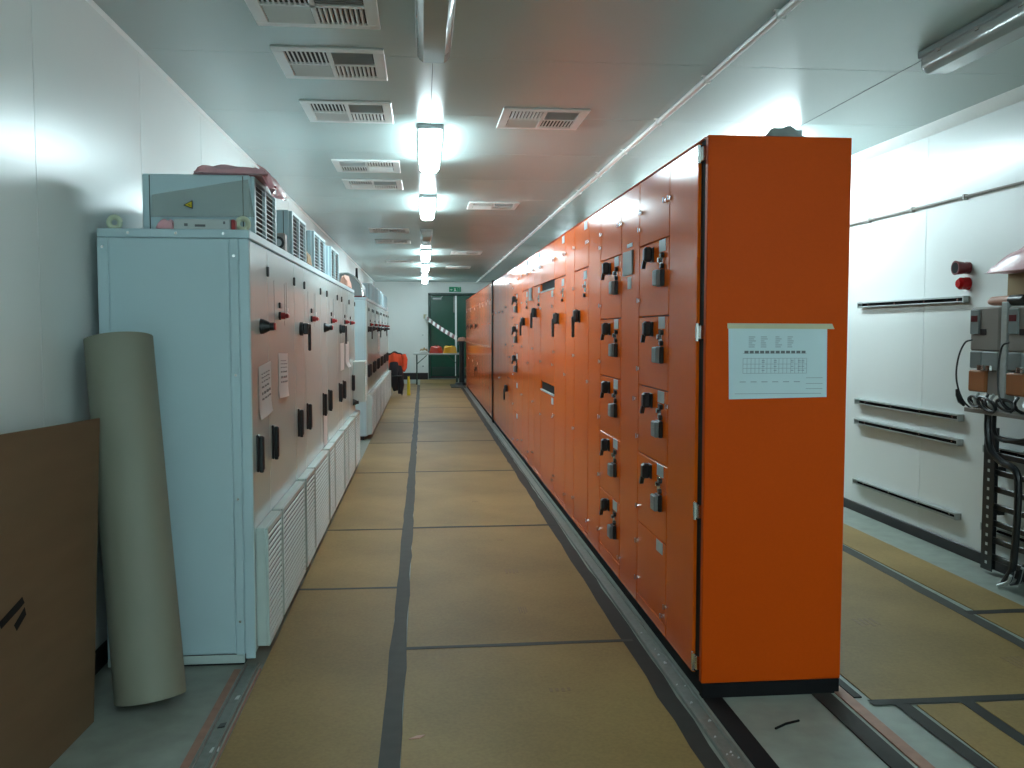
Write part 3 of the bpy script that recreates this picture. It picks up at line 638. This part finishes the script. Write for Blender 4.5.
# second bank
Y2 = [12.37+i*1.272 for i in range(7)]
for i in range(6):
    cabs.append(drive_cabinet(Y2[i], Y2[i+1], f'grey drive cabinet, {ORD[i]} of the far bank beyond the gap', group='far grey drive cabinets', handle='knob' if i % 2 else 'lever', rt=False))
    if i: exhaust_hood(Y2[i]+.15, Y2[i]+.83, f'exhaust hood on the far cabinet bank, {ORD[i-1]} behind the rounded duct', group='exhaust hoods on the far cabinets')
c6 = cabs[4][0]
part('side_panel', MB().cbox(-1.36, -.80, 12.362, 12.372, .055, CH-.042, .002), 'teal', c6)
# rounded grey duct on the first far cabinet
t = thing('grey_duct', (-1.0, 12.9, CH), 'rounded grey duct cover on the first far cabinet', 'duct')
prof = [(-1.30, CH+.03), (-1.30, 2.26), (-1.02, 2.27), (-.92, 2.22), (-.84, 2.12), (-.82, CH+.03)]
m = MB(); m.prism([(x, 12.62, z) for x, z in prof], (0, .9, 0)); part('duct_shell', m, 'greyp', t)
part('base_flange', MB().cbox(-1.34, -.79, 12.60, 13.54, CH, CH+.03, .004), 'sdred', t)
part('edge_band', MB().tube([(x, 12.615, z) for x, z in prof], .012, 6), 'chrome', t)
tag(part('black_antenna', MB().cyl((-1.19, 16.7, 2.195), (0, 0, 1), .03, .42, 8, .02), 'black'), 'small black upright cap on a far hood near the left wall', 'cap')
# papers on the cabinet doors
def notice(y, z, w, h, label, tilt=.0, curl=0, lines=True, seed=0):
    t = thing('paper_notice', (XC+.002, y, z-h/2), label, 'paper', 'paper notices on the grey cabinets')
    def fn(u, v):
        yy = y+(u-.5)*w; zz = z+(v-.5)*h+tilt*(u-.5)*w
        return (XC+.0025+.006*math.sin(3.1*u)*(1-v)+curl*max(0, .25-v)**2*4, yy, zz)
    m = MB(); m.grid(fn, 6, 10); m.grid(lambda u, v: (fn(u, v)[0]-.0008, fn(u, v)[1], fn(u, v)[2]), 6, 10); sh = part('sheet', m, 'paper', t)
    if lines:
        rnd = random.Random(seed); m = MB()
        for zz, ht in ((.83, .02), (.76, .02), (.68, .02), (.58, .035), (.46, .05), (.35, .035)):
            u0 = .18
            while u0 < .78:
                l = rnd.uniform(.08, .2); p = fn(u0+l/2, zz); m.box(p[0]+.0004, p[0]+.0012, y+(u0-.5)*w, y+(u0+l-.5)*w, p[2]-ht*h/2, p[2]+ht*h/2); u0 += l+.05
        part('print', m, 'ink', t)
notice(4.40, 1.215, .33, .245, 'white paper notice nearest the camera, on the narrow door of the first grey cabinet', .05, .03, seed=3)
notice(4.97, 1.255, .32, .235, 'white paper notice on the wide door of the first grey cabinet', -.03, .02, seed=4)
notice(7.05, .75, .24, .26, 'long blank paper strip hanging below the low handle of the third grey cabinet', 0, 0, False)
notice(8.55, 1.25, .36, .25, 'left paper of the pair on the fourth grey cabinet', 0, 0, False)
notice(9.12, 1.255, .36, .25, 'right paper of the pair on the fourth grey cabinet, curling at its foot', 0, .09, False)
notice(15.6, 1.28, .5, .3, 'white paper notice on a far grey cabinet', 0, 0, True, 9)

# ------------------------------------------------------------------ clutter on top of the grey cabinets
t = thing('bubble_wrap', (-.88, 4.45, 2.195), 'pink bubble wrap bundle on the nearest exhaust hood', 'bubble wrap')
m = pillow(-.875, 4.36, 2.196, .165, .16, .045, 11, 20, .5, .15)
m2 = MB()
def flap(u, v):
    w = .5+.5*math.sin(7*v+3*u); x = -.765+.075*u+.02*math.sin(9*v); y = 4.24+.44*v
    return (x, y, 2.262-.10*u*u-.012*w)
m2.grid(flap, 8, 14); m2.grid(lambda u, v: (flap(u, v)[0]-.006, flap(u, v)[1], flap(u, v)[2]-.014), 8, 14)
part('wrap', m, 'pink', t); part('loose_flap', m2, 'pink', t)
# clear film over the hood end with warning triangle
t = thing('plastic_film', (-.98, 4.205, 1.99), 'clear plastic film hanging over the end of the nearest hood', 'plastic film')
def film(u, v):
    x = -1.20+.42*u; zt_ = 2.10+.075*u; zb_ = 2.00+.005*u
    return (x+.03*u*(1-v), 4.212-.018*(1-v)-.004*math.sin(11*u), zb_+(zt_-zb_)*v+.0)
m = MB(); m.grid(film, 14, 8); m.grid(lambda u, v: (film(u, v)[0], film(u, v)[1]+.0012, film(u, v)[2]), 14, 8); part('film', m, 'film', t)
t = thing('warning_sign', (-1.04, 4.197, 2.03), 'yellow electrical hazard triangle on the film over the nearest hood', 'sign')
tri = [(-1.060, 4.1975, 2.054), (-1.020, 4.1975, 2.038), (-1.020, 4.1975, 2.076)]
m = MB(); m.prism(tri, (0, -.0024, 0)); part('border', m, 'black', t)
cx, cz = sum(p[0] for p in tri)/3, sum(p[2] for p in tri)/3
m = MB(); m.prism([(cx+(x-cx)*.72, 4.1951, cz+(z-cz)*.72) for x, _, z in tri], (0, -.0008, 0)); part('face', m, 'yellow', t)
m = MB(); m.prism([(-1.042, 4.1943, 2.054), (-1.033, 4.1943, 2.060), (-1.034, 4.1943, 2.056), (-1.026, 4.1943, 2.055), (-1.035, 4.1943, 2.050), (-1.034, 4.1943, 2.054)], (0, -.0008, 0)); part('bolt', m, 'black', t)
# flat carton, pink scrap, red pieces on the front top edge
t = thing('flat_carton', (-.95, 4.13, CH), 'flat white carton lying on top of the nearest grey cabinet', 'carton')
part('carton_body', MB().cbox(-1.075, -.835, 4.085, 4.175, CH, CH+.045, .003), 'label', t)
for x0, x1, z0, z1 in ((-1.03, -1.015, .014, .026), (-.985, -.94, .012, .022), (-.865, -.856, .024, .036)): part('print', MB().box(x0, x1, 4.0838, 4.085, CH+z0, CH+z1), 'ink', t)
tag(part('bubble_wrap', pillow(-1.115, 4.13, CH, .035, .04, .04, 21, 10, .3), 'pink'), 'small pink bubble wrap scrap left of the flat white carton', 'bubble wrap')
tag(part('red_connector', MB().cbox(-.832, -.815, 4.085, 4.13, CH, CH+.045, .004), 'red'), 'small red connector standing beside the lifting eye', 'connector')
t = thing('fan_motor', (-.80, 5.26, CH), 'dark square cooling fan on the cabinet top between two hoods', 'fan')
part('fan_frame', MB().cbox(-.845, -.765, 5.20, 5.29, CH, CH+.105, .008), 'vsd', t)
part('fan_hub', MB().cyl((-.805, 5.20, CH+.05), (0, -1, 0), .022, .006, 14), 'label', t)
part('fan_ring', MB().cyl((-.805, 5.2, CH+.05), (0, -1, 0), .036, .003, 18), 'plastic', t)
tag(part('tan_wrapper', pillow(-.79, 6.27, CH, .035, .13, .08, 31, 10, .4), 'box'), 'crumpled tan wrapper on top of the second grey cabinet', 'wrapper')
tag(part('orange_packet', pillow(-.80, 9.6, CH, .05, .22, .11, 33, 10, .35), 'foam'), 'orange packet on the end of the first cabinet bank', 'packet')
tag(part('white_packet', pillow(-.80, 19.84, CH, .05, .12, .1, 35, 8, .35), 'paper'), 'white packet on the last far grey cabinet', 'packet')

# ================================================================== LEFT FOREGROUND
# paper roll
a, b = Vector((-1.085, 3.64, .040)), Vector((-1.262, 3.915, 1.462)); ax = (b-a).normalized(); rr = .134
t = thing('kraft_paper_roll', (a.x, a.y, 0), 'tall brown kraft paper roll leaning on the nearest grey cabinet', 'paper roll')
a = a+Vector((0, 0, 0))
m = MB(); m.cyl(a, ax, rr, (b-a).length, 48); part('roll', m, 'kraft', t)
u = ax.cross(Vector((0, 1, 0))).normalized(); w = ax.cross(u)
m = MB(); sp = [(a-ax*.0005)+(u*math.cos(k*.5)+w*math.sin(k*.5))*(.03+.1*k/74) for k in range(75)]; m.tube(sp, .0012, 5); part('wound_edge', m, 'card', t)
e1 = a+(u*.5-w*.866)*(rr+.0005); m = MB(); m.tube([e1, e1+ax*(b-a).length], .0015, 5); part('loose_edge', m, 'card', t)
# leaning cardboard sheet
t = thing('cardboard_sheet', (-1.28, 2.9, 0), 'large brown cardboard sheet leaning at the lower left edge of the photo', 'cardboard')
P00, P10, P01, P11 = Vector((-1.335, 2.25, .001)), Vector((-1.262, 3.52, .001)), Vector((-1.405, 2.25, 1.185)), Vector((-1.265, 3.68, 1.153))
def cs(u, v): return (P00*(1-u)+P10*u)*(1-v)+(P01*(1-u)+P11*u)*v+Vector((.006*math.sin(3.14*u)*v, 0, 0))
m = MB(); m.grid(lambda u, v: cs(u, v), 12, 10); m.grid(lambda u, v: cs(u, v)-Vector((.007, 0, 0)), 12, 10); part('board', m, 'card', t)
m = MB()
for (ua, va), (ub, vb) in (((0, 1), (1, 1)), ((1, 0), (1, 1)), ((0, 0), (1, 0))):
    p, q = [cs(ua+(ub-ua)*k/12, va+(vb-va)*k/12) for k in range(13)], None
    m.add([x for pt in p for x in (pt, pt-Vector((.007, 0, 0)))], [(2*k, 2*k+2, 2*k+3, 2*k+1) for k in range(12)])
part('raw_edge', m, 'card_edge', t)
m = MB()
def onb(u, v): return cs(u, v)+Vector((.0012, 0, 0))
for us in ([(.48, .505), (.585, .54), (.595, .52), (.57, .51), (.49, .485)], [(.545, .475), (.595, .508), (.602, .485), (.557, .455)]):
    pts = [onb(*p) for p in us]; m.add([p for p in pts]+[p+Vector((.0004, 0, 0)) for p in pts], [tuple(range(len(pts))), tuple(range(len(pts), 2*len(pts)))])
part('print', m, 'black', t)

# ================================================================== RIGHT WALL
def rail(y0, y1, z, label):
    t = thing('mounting_rail', (XR, (y0+y1)/2, z), label, 'wall rail', 'rails on the right wall')
    x1, x0, h = XR, XR-.041, .021
    part('web', MB().box(x1-.004, x1, y0, y1, z-h, z+h), 'galv', t)
    part('flange', MB().box(x0, x1, y0, y1, z+h-.003, z+h), 'galv', t); part('flange', MB().box(x0, x1, y0, y1, z-h, z-h+.003), 'galv', t)
    part('lip', MB().box(x0, x0+.002, y0, y1, z+h-.010, z+h), 'galv', t); part('lip', MB().box(x0, x0+.002, y0, y1, z-h, z-h+.010), 'galv', t)
    part('channel_shade', MB().box(x1-.0055, x1-.004, y0, y1, z-h+.003, z+h-.003), 'black', t)  # black lining puts the shade inside the open channel into colour
    for yy in (y0, y1-.012): part('end_clip', MB().cbox(x0-.003, x1, yy, yy+.012, z-h-.003, z+h+.003, .002), 'galv', t)
    for k in range(4):
        yy = y0+.12+(y1-y0-.24)*k/3; part('bolt_head', MB().cyl((x1-.0055, yy, z), (-1, 0, 0), .010, .006, 8), 'chrome', t)
rail(5.62, 7.08, 1.70, 'uppermost long steel rail on the right wall, left of the red sounders')
rail(5.64, 7.09, .918, 'upper of the two close steel rails at mid height on the right wall')
rail(5.64, 7.09, .753, 'lower of the two close steel rails at mid height on the right wall')
rail(5.64, 7.09, .257, 'lowest long steel rail on the right wall, above the skirting')
rail(4.6, 5.37, .257, 'short low steel rail behind the cable ladder')
rail(4.6, 5.37, .753, 'short steel rail behind the upper part of the cable ladder')
t = thing('wall_conduit', (XR-.02, 4.5, 2.373), 'thin dark conduit running high along the right wall', 'conduit')
part('pipe', MB().tube([(XR-.016, .5, 2.373), (XR-.016, 12, 2.373)], .0095, 8), 'vsd', t)
sm = MB().cbox(-.03, 0, -.012, .012, -.02, .016, .003).mesh('saddle', 'vsd')
for k in range(9): inst('saddle', sm, (XR, 3.26+.64*k+.5, 2.373), t)
# red sounders
t = thing('alarm_horn', (XR, 5.64, 1.905), 'dark red alarm horn, upper of two on the right wall', 'alarm')
part('base', MB().cyl((XR, 5.64, 1.905), (-1, 0, 0), .040, .02, 20), 'sdred', t); part('horn', MB().cyl((XR-.02, 5.64, 1.905), (-1, 0, 0), .036, .075, 20, .047), 'sdred', t)
part('horn_mouth', MB().cyl((XR-.0952, 5.64, 1.905), (-1, 0, 0), .036, .001, 20), 'black', t)
t = thing('alarm_beacon', (XR, 5.64, 1.803), 'bright red alarm beacon, lower of two on the right wall', 'alarm')
part('base', MB().cyl((XR, 5.64, 1.803), (-1, 0, 0), .042, .022, 20), 'sred', t)
m = MB(); m.cyl((XR-.022, 5.64, 1.803), (-1, 0, 0), .040, .035, 20, .040); m.cyl((XR-.057, 5.64, 1.803), (-1, 0, 0), .040, .018, 20, .026); part('lens', m, 'sred', t)
# cable ladder
t = thing('cable_ladder', (3.50, 5.0, .02), 'dark cable ladder with punched side rail against the right wall', 'cable ladder')
for yy in (5.20, 4.70):
    m = MB(); m.cbox(3.455, 3.515, yy-.004, yy+.004, .02, .90, .001); m.cbox(3.455, 3.461, yy-.055, yy+.055, .02, .90, .001); part('side_rail', m, 'plastic', t)
    hole = MB()
    for k in range(15): hole.box(3.4538, 3.455, yy-.010, yy+.010, .06+.057*k, .078+.057*k)
    part('punched_holes', hole, 'label', t)['kind'] = 'stuff'
for k in range(8): part('rung', MB().cbox(3.47, 3.49, 4.704, 5.196, .09+.105*k, .125+.105*k, .003), 'plastic', t)
for yy in (5.20, 4.70):
    for zz in (.36, .62): part('stand_off', MB().box(3.515, XR-.002, yy-.01, yy+.01, zz, zz+.04), 'plastic', t)
# mounting frame and the two drives
t = thing('steel_stand', (3.42, 4.9, 1.05), 'grey steel mounting frame holding the two wall drives', 'frame')
part('vertical_channel', MB().cbox(3.30, 3.36, 4.845, 4.90, 1.05, 1.66, .004), 'galv', t)
part('back_channel', MB().cbox(3.465, 3.50, 4.35, 5.22, 1.50, 1.55, .004), 'galv', t); part('back_channel', MB().cbox(3.465, 3.50, 4.35, 5.22, 1.16, 1.21, .004), 'galv', t)
for yy in (5.15, 4.62):
    for zz in (1.51, 1.17): part('wall_bracket', MB().cbox(3.49, XR-.002, yy, yy+.03, zz, zz+.03, .003), 'galv', t)
m = MB(); m.cbox(3.36, 3.47, 4.86, 4.885, 1.50, 1.55, .002); m.cbox(3.36, 3.47, 4.86, 4.885, 1.16, 1.21, .002); part('spacer', m, 'galv', t)
part('gland_plate', MB().cbox(3.28, 3.47, 4.62, 5.20, 1.005, 1.030, .003), 'vsd', t)
def vsd(y0, y1, label):
    t = thing('wall_drive', (3.39, (y0+y1)/2, 1.12), label, 'motor drive', 'wall drives'); f = 3.30; w = y1-y0
    part('heat_sink', MB().cbox(3.37, 3.465, y0+.005, y1-.005, 1.13, 1.63, .003), 'galv', t)
    part('housing', MB().cbox(f, 3.372, y0, y1, 1.375, 1.635, .010), 'vsd', t)
    kp = part('keypad', MB().cbox(f-.010, f, y1-.36*w, y1-.04*w, 1.475, 1.62, .004), 'greyp', t)
    part('display', MB().cbox(f-.012, f-.010, y1-.31*w, y1-.08*w, 1.548, 1.585, .001), 'sdred', kp)
    part('display', MB().cbox(f-.003, f, y0+.42*w, y0+.62*w, 1.47, 1.505, .001), 'plastic', t)
    part('louvre_cover', MB().cbox(f, 3.372, y1-.42*w, y1, 1.27, 1.372, .006), 'greyp', t); part('louvre_cover', MB().cbox(f-.004, 3.372, y0, y1-.45*w, 1.262, 1.372, .006), 'greyp', t)
    part('terminal_cover', MB().cbox(f-.006, 3.372, y1-.60*w, y1, 1.13, 1.258, .008), 'vsdo', t); part('terminal_cover', MB().cbox(f+.004, 3.372, y0, y1-.63*w, 1.12, 1.258, .006), 'vsd', t)
    part('cable_gland', MB().cyl((f-.004, y1-.45*w, 1.262), (0, 0, 1), .022, .03, 10), 'chrome', t); part('cable_gland', MB().cyl((f-.004, y0+.25*w, 1.262), (0, 0, 1), .022, .03, 10), 'chrome', t)
vsd(4.915, 5.19, 'left of two grey wall drives with orange terminal cover'); vsd(4.56, 4.835, 'right grey wall drive cut by the photo edge')
t = thing('tan_carton', (3.42, 4.86, 1.64), 'small tan carton standing on the wall drives under pink wrap', 'carton')
part('carton_body', MB().cbox(3.38, 3.52, 4.55, 4.97, 1.637, 1.825, .003), 'box', t); part('tape_band', MB().box(3.379, 3.521, 4.75, 4.78, 1.637, 1.826), 'masking', t)
tag(part('bubble_wrap', pillow(3.40, 4.72, 1.828, .125, .30, .16, 41, 16, .3, 0, 2), 'pink'), 'pink bubble wrap on the tan carton at the right edge', 'bubble wrap')
t = thing('foam_roll', (3.34, 4.95, 1.637), 'pinkish foam roll with black sleeve lying on the left wall drive', 'foam roll')
m = MB(); m.tube([(3.335, 5.06, 1.665), (3.335, 5.03, 1.668), (3.335, 4.93, 1.668), (3.335, 4.86, 1.668)], [.016, .026, .028, .028], 12); part('roll', m, 'foam', t)
m = MB(); m.tube([(3.335, 4.86, 1.668), (3.335, 4.74, 1.668)], .0305, 12); part('sleeve', m, 'plastic', t)
def smooth(pts, n=6):
    P = [Vector(p) for p in pts]; P = [P[0]*2-P[1]]+P+[P[-1]*2-P[-2]]; out = []
    for i in range(1, len(P)-2):
        for k in range(n):
            t_ = k/n; a, b, c_, d_ = P[i-1], P[i], P[i+1], P[i+2]
            out.append(.5*((2*b)+(c_-a)*t_+(2*a-5*b+4*c_-d_)*t_**2+(-a+3*b-3*c_+d_)*t_**3))
    out.append(P[-2]); return out
cable('power_cable', smooth([(3.36, 5.08, 1.00), (3.355, 5.07, .90), (3.35, 5.03, .79), (3.355, 4.93, .73), (3.36, 4.84, .71), (3.365, 4.80, .66), (3.365, 4.79, .50), (3.365, 4.80, .30), (3.365, 4.82, .13), (3.36, 4.88, .03)]), .021, 'plastic', 'thick black power cable dropping from the drives to the floor', n=10)
cable('power_cable', smooth([(3.36, 5.02, 1.00), (3.35, 5.0, .90), (3.35, 4.93, .86), (3.355, 4.80, .87), (3.36, 4.66, .90)]), .012, 'plastic', 'thinner black cable looping right below the drives', n=8)
cable('control_cable', smooth([(3.295, 5.16, 1.44), (3.28, 5.21, 1.42), (3.27, 5.255, 1.33), (3.27, 5.27, 1.20), (3.28, 5.22, 1.08), (3.30, 5.14, 1.02), (3.32, 5.08, 1.01)]), .0055, 'plastic', 'thin black cable bowing out left of the drives', n=6)
cable('control_cable', smooth([(3.288, 4.80, 1.43), (3.27, 4.84, 1.40), (3.262, 4.855, 1.25), (3.265, 4.83, 1.10), (3.30, 4.78, 1.03)]), .0055, 'plastic', 'thin black cable hanging between the two drives', n=6)
t = thing('cable_connector', (3.27, 5.24, 1.05), 'black plug hanging on the thin cable left of the drives', 'connector')
m = MB(); m.tube([(3.272, 5.262, 1.135), (3.273, 5.25, 1.10), (3.275, 5.228, 1.065), (3.282, 5.20, 1.04)], [.010, .016, .017, .008], 8); part('plug', m, 'plastic', t)
rnd = random.Random(4)
for k, (yy, zz, r_, sq) in enumerate(((5.08, 1.075, .050, .55), (4.96, 1.062, .062, .62), (4.78, 1.075, .058, .5))):
    pts = []
    for i in range(34):
        a_ = i*.40; r2 = r_*(1+.16*math.sin(a_*.45+k)); pts.append((3.285-.018*math.sin(a_*.5+k)-.012*(i/34), yy+math.cos(a_)*r2*1.2+.01*math.sin(a_*.3), zz+math.sin(a_+.5)*r2*sq))
    cable('cable_coil', pts, .0075, 'plastic', ['leftmost black cable coil under the left wall drive', 'middle black cable coil under the drives', 'rightmost black cable coil under the right wall drive'][k], n=6)
for k, yy in enumerate((5.10, 5.01, 4.95, 4.74, 4.66)):
    j = rnd.uniform(-.05, .05)
    cable('motor_lead', smooth([(3.31, yy, 1.125), (3.29, yy+.01+j*.3, 1.09), (3.275, yy+j, 1.06), (3.33, yy+j*.6, 1.033)], 5), .010, 'plastic' if k % 2 else 'galv', f'short motor lead under the wall drives, {ORD[k]} from the left', group='motor leads under the drives')
t = thing('cable_lug', (3.29, 5.07, 1.031), 'bright metal lug plate on the gland plate below the left drive', 'cable lug')
part('plate', MB().cbox(3.275, 3.30, 5.02, 5.10, 1.031, 1.060, .003), 'chrome', t); part('bolt', MB().cyl((3.2745, 5.06, 1.045), (-1, 0, 0), .010, .01, 8), 'galv', t)
t = thing('cable_lugs', (3.37, 4.83, 0), 'frayed bundle of cable ends on the floor by the right wall', 'cable ends', None)
for k in range(6):
    x0, y0 = 3.33+.02*k, 4.78+.015*(k % 3)
    part('cable_end', MB().tube(smooth([(x0, y0, .10+.01*k), (x0+.01, y0+.04, .05), (x0-.01+.012*k, y0+.10+.02*(k % 2), .014)], 4), .010, 6), 'plastic' if k % 2 else 'galv', t)

# ================================================================== FAR END
t = thing('exit_sign', (.97, YB, 2.63), 'green exit sign above the far double door', 'sign')
part('sign_box', MB().cbox(.79, 1.15, YB-.05, YB, 2.635, 2.785, .008), 'sign', t)
m = MB(); y_ = YB-.0505
for poly in ([(.945, 2.735), (.965, 2.755), (.985, 2.735), (.965, 2.715)], [(.93, 2.655), (.955, 2.68), (.95, 2.71), (.985, 2.71), (.99, 2.68), (1.015, 2.66), (1.0, 2.65), (.97, 2.67), (.945, 2.645)], [(.81, 2.705), (.86, 2.705), (.86, 2.725), (.895, 2.698), (.86, 2.67), (.86, 2.69), (.81, 2.69)]):
    m.prism([(x, y_, z) for x, z in poly], (0, -.002, 0))
m.box(1.05, 1.055, y_-.002, y_, 2.65, 2.77); m.box(1.11, 1.115, y_-.002, y_, 2.65, 2.77); m.box(1.05, 1.115, y_-.002, y_, 2.765, 2.77); part('pictogram', m, 'white', t)
t = thing('light_switch', (0, YB, 1.33), 'white light switch on the end wall left of the door', 'switch')
part('plate', MB().cbox(-.045, .045, YB-.012, YB, 1.28, 1.40, .004), 'white', t); part('rocker', MB().cbox(-.018, .018, YB-.018, YB-.011, 1.31, 1.36, .003), 'label', t)
t = thing('power_outlet', (.0, YB, .32), 'white power outlet low on the end wall under the table', 'outlet'); part('plate', MB().cbox(-.06, .06, YB-.012, YB, .36, .44, .004), 'white', t); part('socket', MB().cbox(-.03, .03, YB-.016, YB-.011, .385, .415, .002), 'greyp', t)
# folding table
t = thing('folding_table', (.5, 25.0, 0), 'pale folding table in front of the green door', 'table')
part('tabletop', MB().cbox(-.26, 1.02, 24.68, 25.35, .815, .855, .01), 'label', t)
for xx in (-.17, .93):
    for yy in (24.75, 25.28): part('leg', MB().tube([(xx, yy, .0055), (xx, yy, .815)], .018, 8), 'greend', t)
    part('stretcher', MB().tube([(xx, 24.75, .25), (xx, 25.28, .25)], .012, 6), 'greend', t)
part('brace', MB().tube([(-.17, 24.78, .56), (.10, 24.78, .80)], .012, 6), 'greend', t); part('brace', MB().tube([(.93, 24.78, .56), (.66, 24.78, .80)], .012, 6), 'greend', t)
tag(part('red_bag', pillow(.36, 24.95, .8555, .18, .2, .18, 51, 12, .15, 0, 8), 'redc'), 'red plastic bag on the folding table', 'bag')
tag(part('yellow_bag', pillow(.745, 25.0, .8555, .185, .28, .19, 52, 12, .12, 0, 8), 'yellowc'), 'yellow plastic bag on the folding table beside the red one', 'bag')
tag(part('film_bundle', pillow(.02, 24.85, .8555, .13, .14, .06, 53, 10, .6), 'silver'), 'crumpled clear film at the left end of the folding table', 'bundle')
tag(part('cloth_rag', pillow(.02, 25.17, .8555, .12, .11, .11, 54, 10, .5), 'box'), 'brown rag behind the film on the folding table', 'rag')
# black post with tape
t = thing('barrier_post', (1.10, 24.3, 0), 'black barrier post on a weighted base near the green door', 'post')
part('base', MB().cyl((1.03, 24.2, .0205), (0, 0, 1), .20, .07, 20, .17), 'plastic', t)
part('post', MB().cyl((1.03, 24.2, .07), (0, 0, 1), .075, 1.02, 14, .07), 'plastic', t)
part('post_head', MB().cyl((1.03, 24.2, 1.09), (0, 0, 1), .09, .10, 14, .08), 'plastic', t)
tag(part('tape_knot', pillow(1.03, 24.2, 1.1905, .12, .10, .09, 61, 10, .5), 'foam'), 'pinkish knot of barrier tape on top of the black post', 'tape knot')
# red and white tape from the wall to the post
A, B = Vector((.07, YB-.02, 1.885)), Vector((.90, 24.25, 1.27)); D = B-A; N = 15
m = MB(); up = Vector((.30, 0, .95)).normalized()
for k in range(N):
    p, q = A+D*(k/N), A+D*((k+1)/N); sag = lambda s: -.03*math.sin(math.pi*s)
    p = p+Vector((0, 0, sag(k/N))); q = q+Vector((0, 0, sag((k+1)/N))); h = up*.055
    m.prism([p-h, q-h, q+h, p+h], (0, .003, 0), k % 2)
tag(part('barrier_tape', m, ['white', 'sdred']), 'red and white barrier tape stretched from the end wall to the post', 'barrier tape')
tag(part('tape_patch', MB().cbox(.02, .11, YB-.004, YB, 1.83, 1.96, .002), 'masking'), 'small tan tape patch holding the barrier tape to the wall', 'tape')
o = part('rubber_mat', MB().cbox(.72, 1.09, 23.2, 24.6, .0052, .02, .004), 'tape'); tag(o, 'grey rubber mat under the barrier post', 'mat')
for o_ in ('base',): pass
# chair with orange jacket and a yellow bag
t = thing('folding_chair', (-.66, 20.75, 0), 'black folding chair under the orange jacket, past the last grey cabinet', 'chair')
for xx in (-.80, -.48):
    part('leg', MB().tube([(xx, 20.58, .016), (xx, 20.95, .92)], .013, 8), 'plastic', t); part('leg', MB().tube([(xx, 21.0, .016), (xx, 20.62, .46)], .013, 8), 'plastic', t)
part('seat', MB().cbox(-.81, -.47, 20.50, 20.88, .44, .47, .01), 'plastic', t); part('backrest', MB().cbox(-.80, -.48, 20.90, 20.94, .70, .93, .01), 'plastic', t)
t = thing('work_jacket', (-.64, 20.80, .5), 'orange and black work jacket draped over the folding chair', 'jacket')
def jk(u, v):
    a = (v-.5)*2; x = -.64+(u-.5)*(.42-.06*abs(a)); s_ = abs(a)
    y = 20.92+(.06+.10*s_)*(-1 if a < 0 else 1)*min(1, s_*3); z = .985-.52*max(0, s_-.12)**1.1-.10*abs(u-.5)**2*4+.012*math.sin(16*u+4*s_)
    return (x, y-.018*math.sin(14*u+5*v), z)
m = MB(); m.grid(jk, 16, 20); part('jacket_body', m, 'orangec', t)
m = MB(); m.grid(lambda u, v: (lambda p: (p[0], p[1], p[2]+.012))(jk(u, .40+.20*v)), 12, 8); m.tube([(-.84, 20.86, .90), (-.85, 20.84, .72), (-.82, 20.80, .56)], [.06, .055, .045], 8); part('shoulder_yoke', m, 'blackc', t)
m = MB(); m.tube([(-.45, 20.86, .92), (-.41, 20.82, .82), (-.42, 20.76, .64), (-.45, 20.72, .56)], [.06, .062, .055, .045], 10); part('sleeve', m, 'orangec', t)
m = MB(); m.tube([(-.66, 20.70, .74), (-.65, 20.64, .60), (-.64, 20.60, .30), (-.60, 20.58, .12)], [.10, .125, .11, .07], 10); part('trouser_leg', m, 'blackc', t)
m = MB(); m.tube([(-.55, 20.70, .66), (-.53, 20.62, .50), (-.50, 20.57, .25), (-.52, 20.55, .05)], [.07, .08, .075, .05], 10); part('trouser_leg', m, 'blackc', t)
tag(part('yellow_bag', pillow(-.33, 20.75, .006, .04, .10, .42, 71, 10, .2), 'yellow'), 'yellow bag standing beside the chair with the jacket', 'bag')
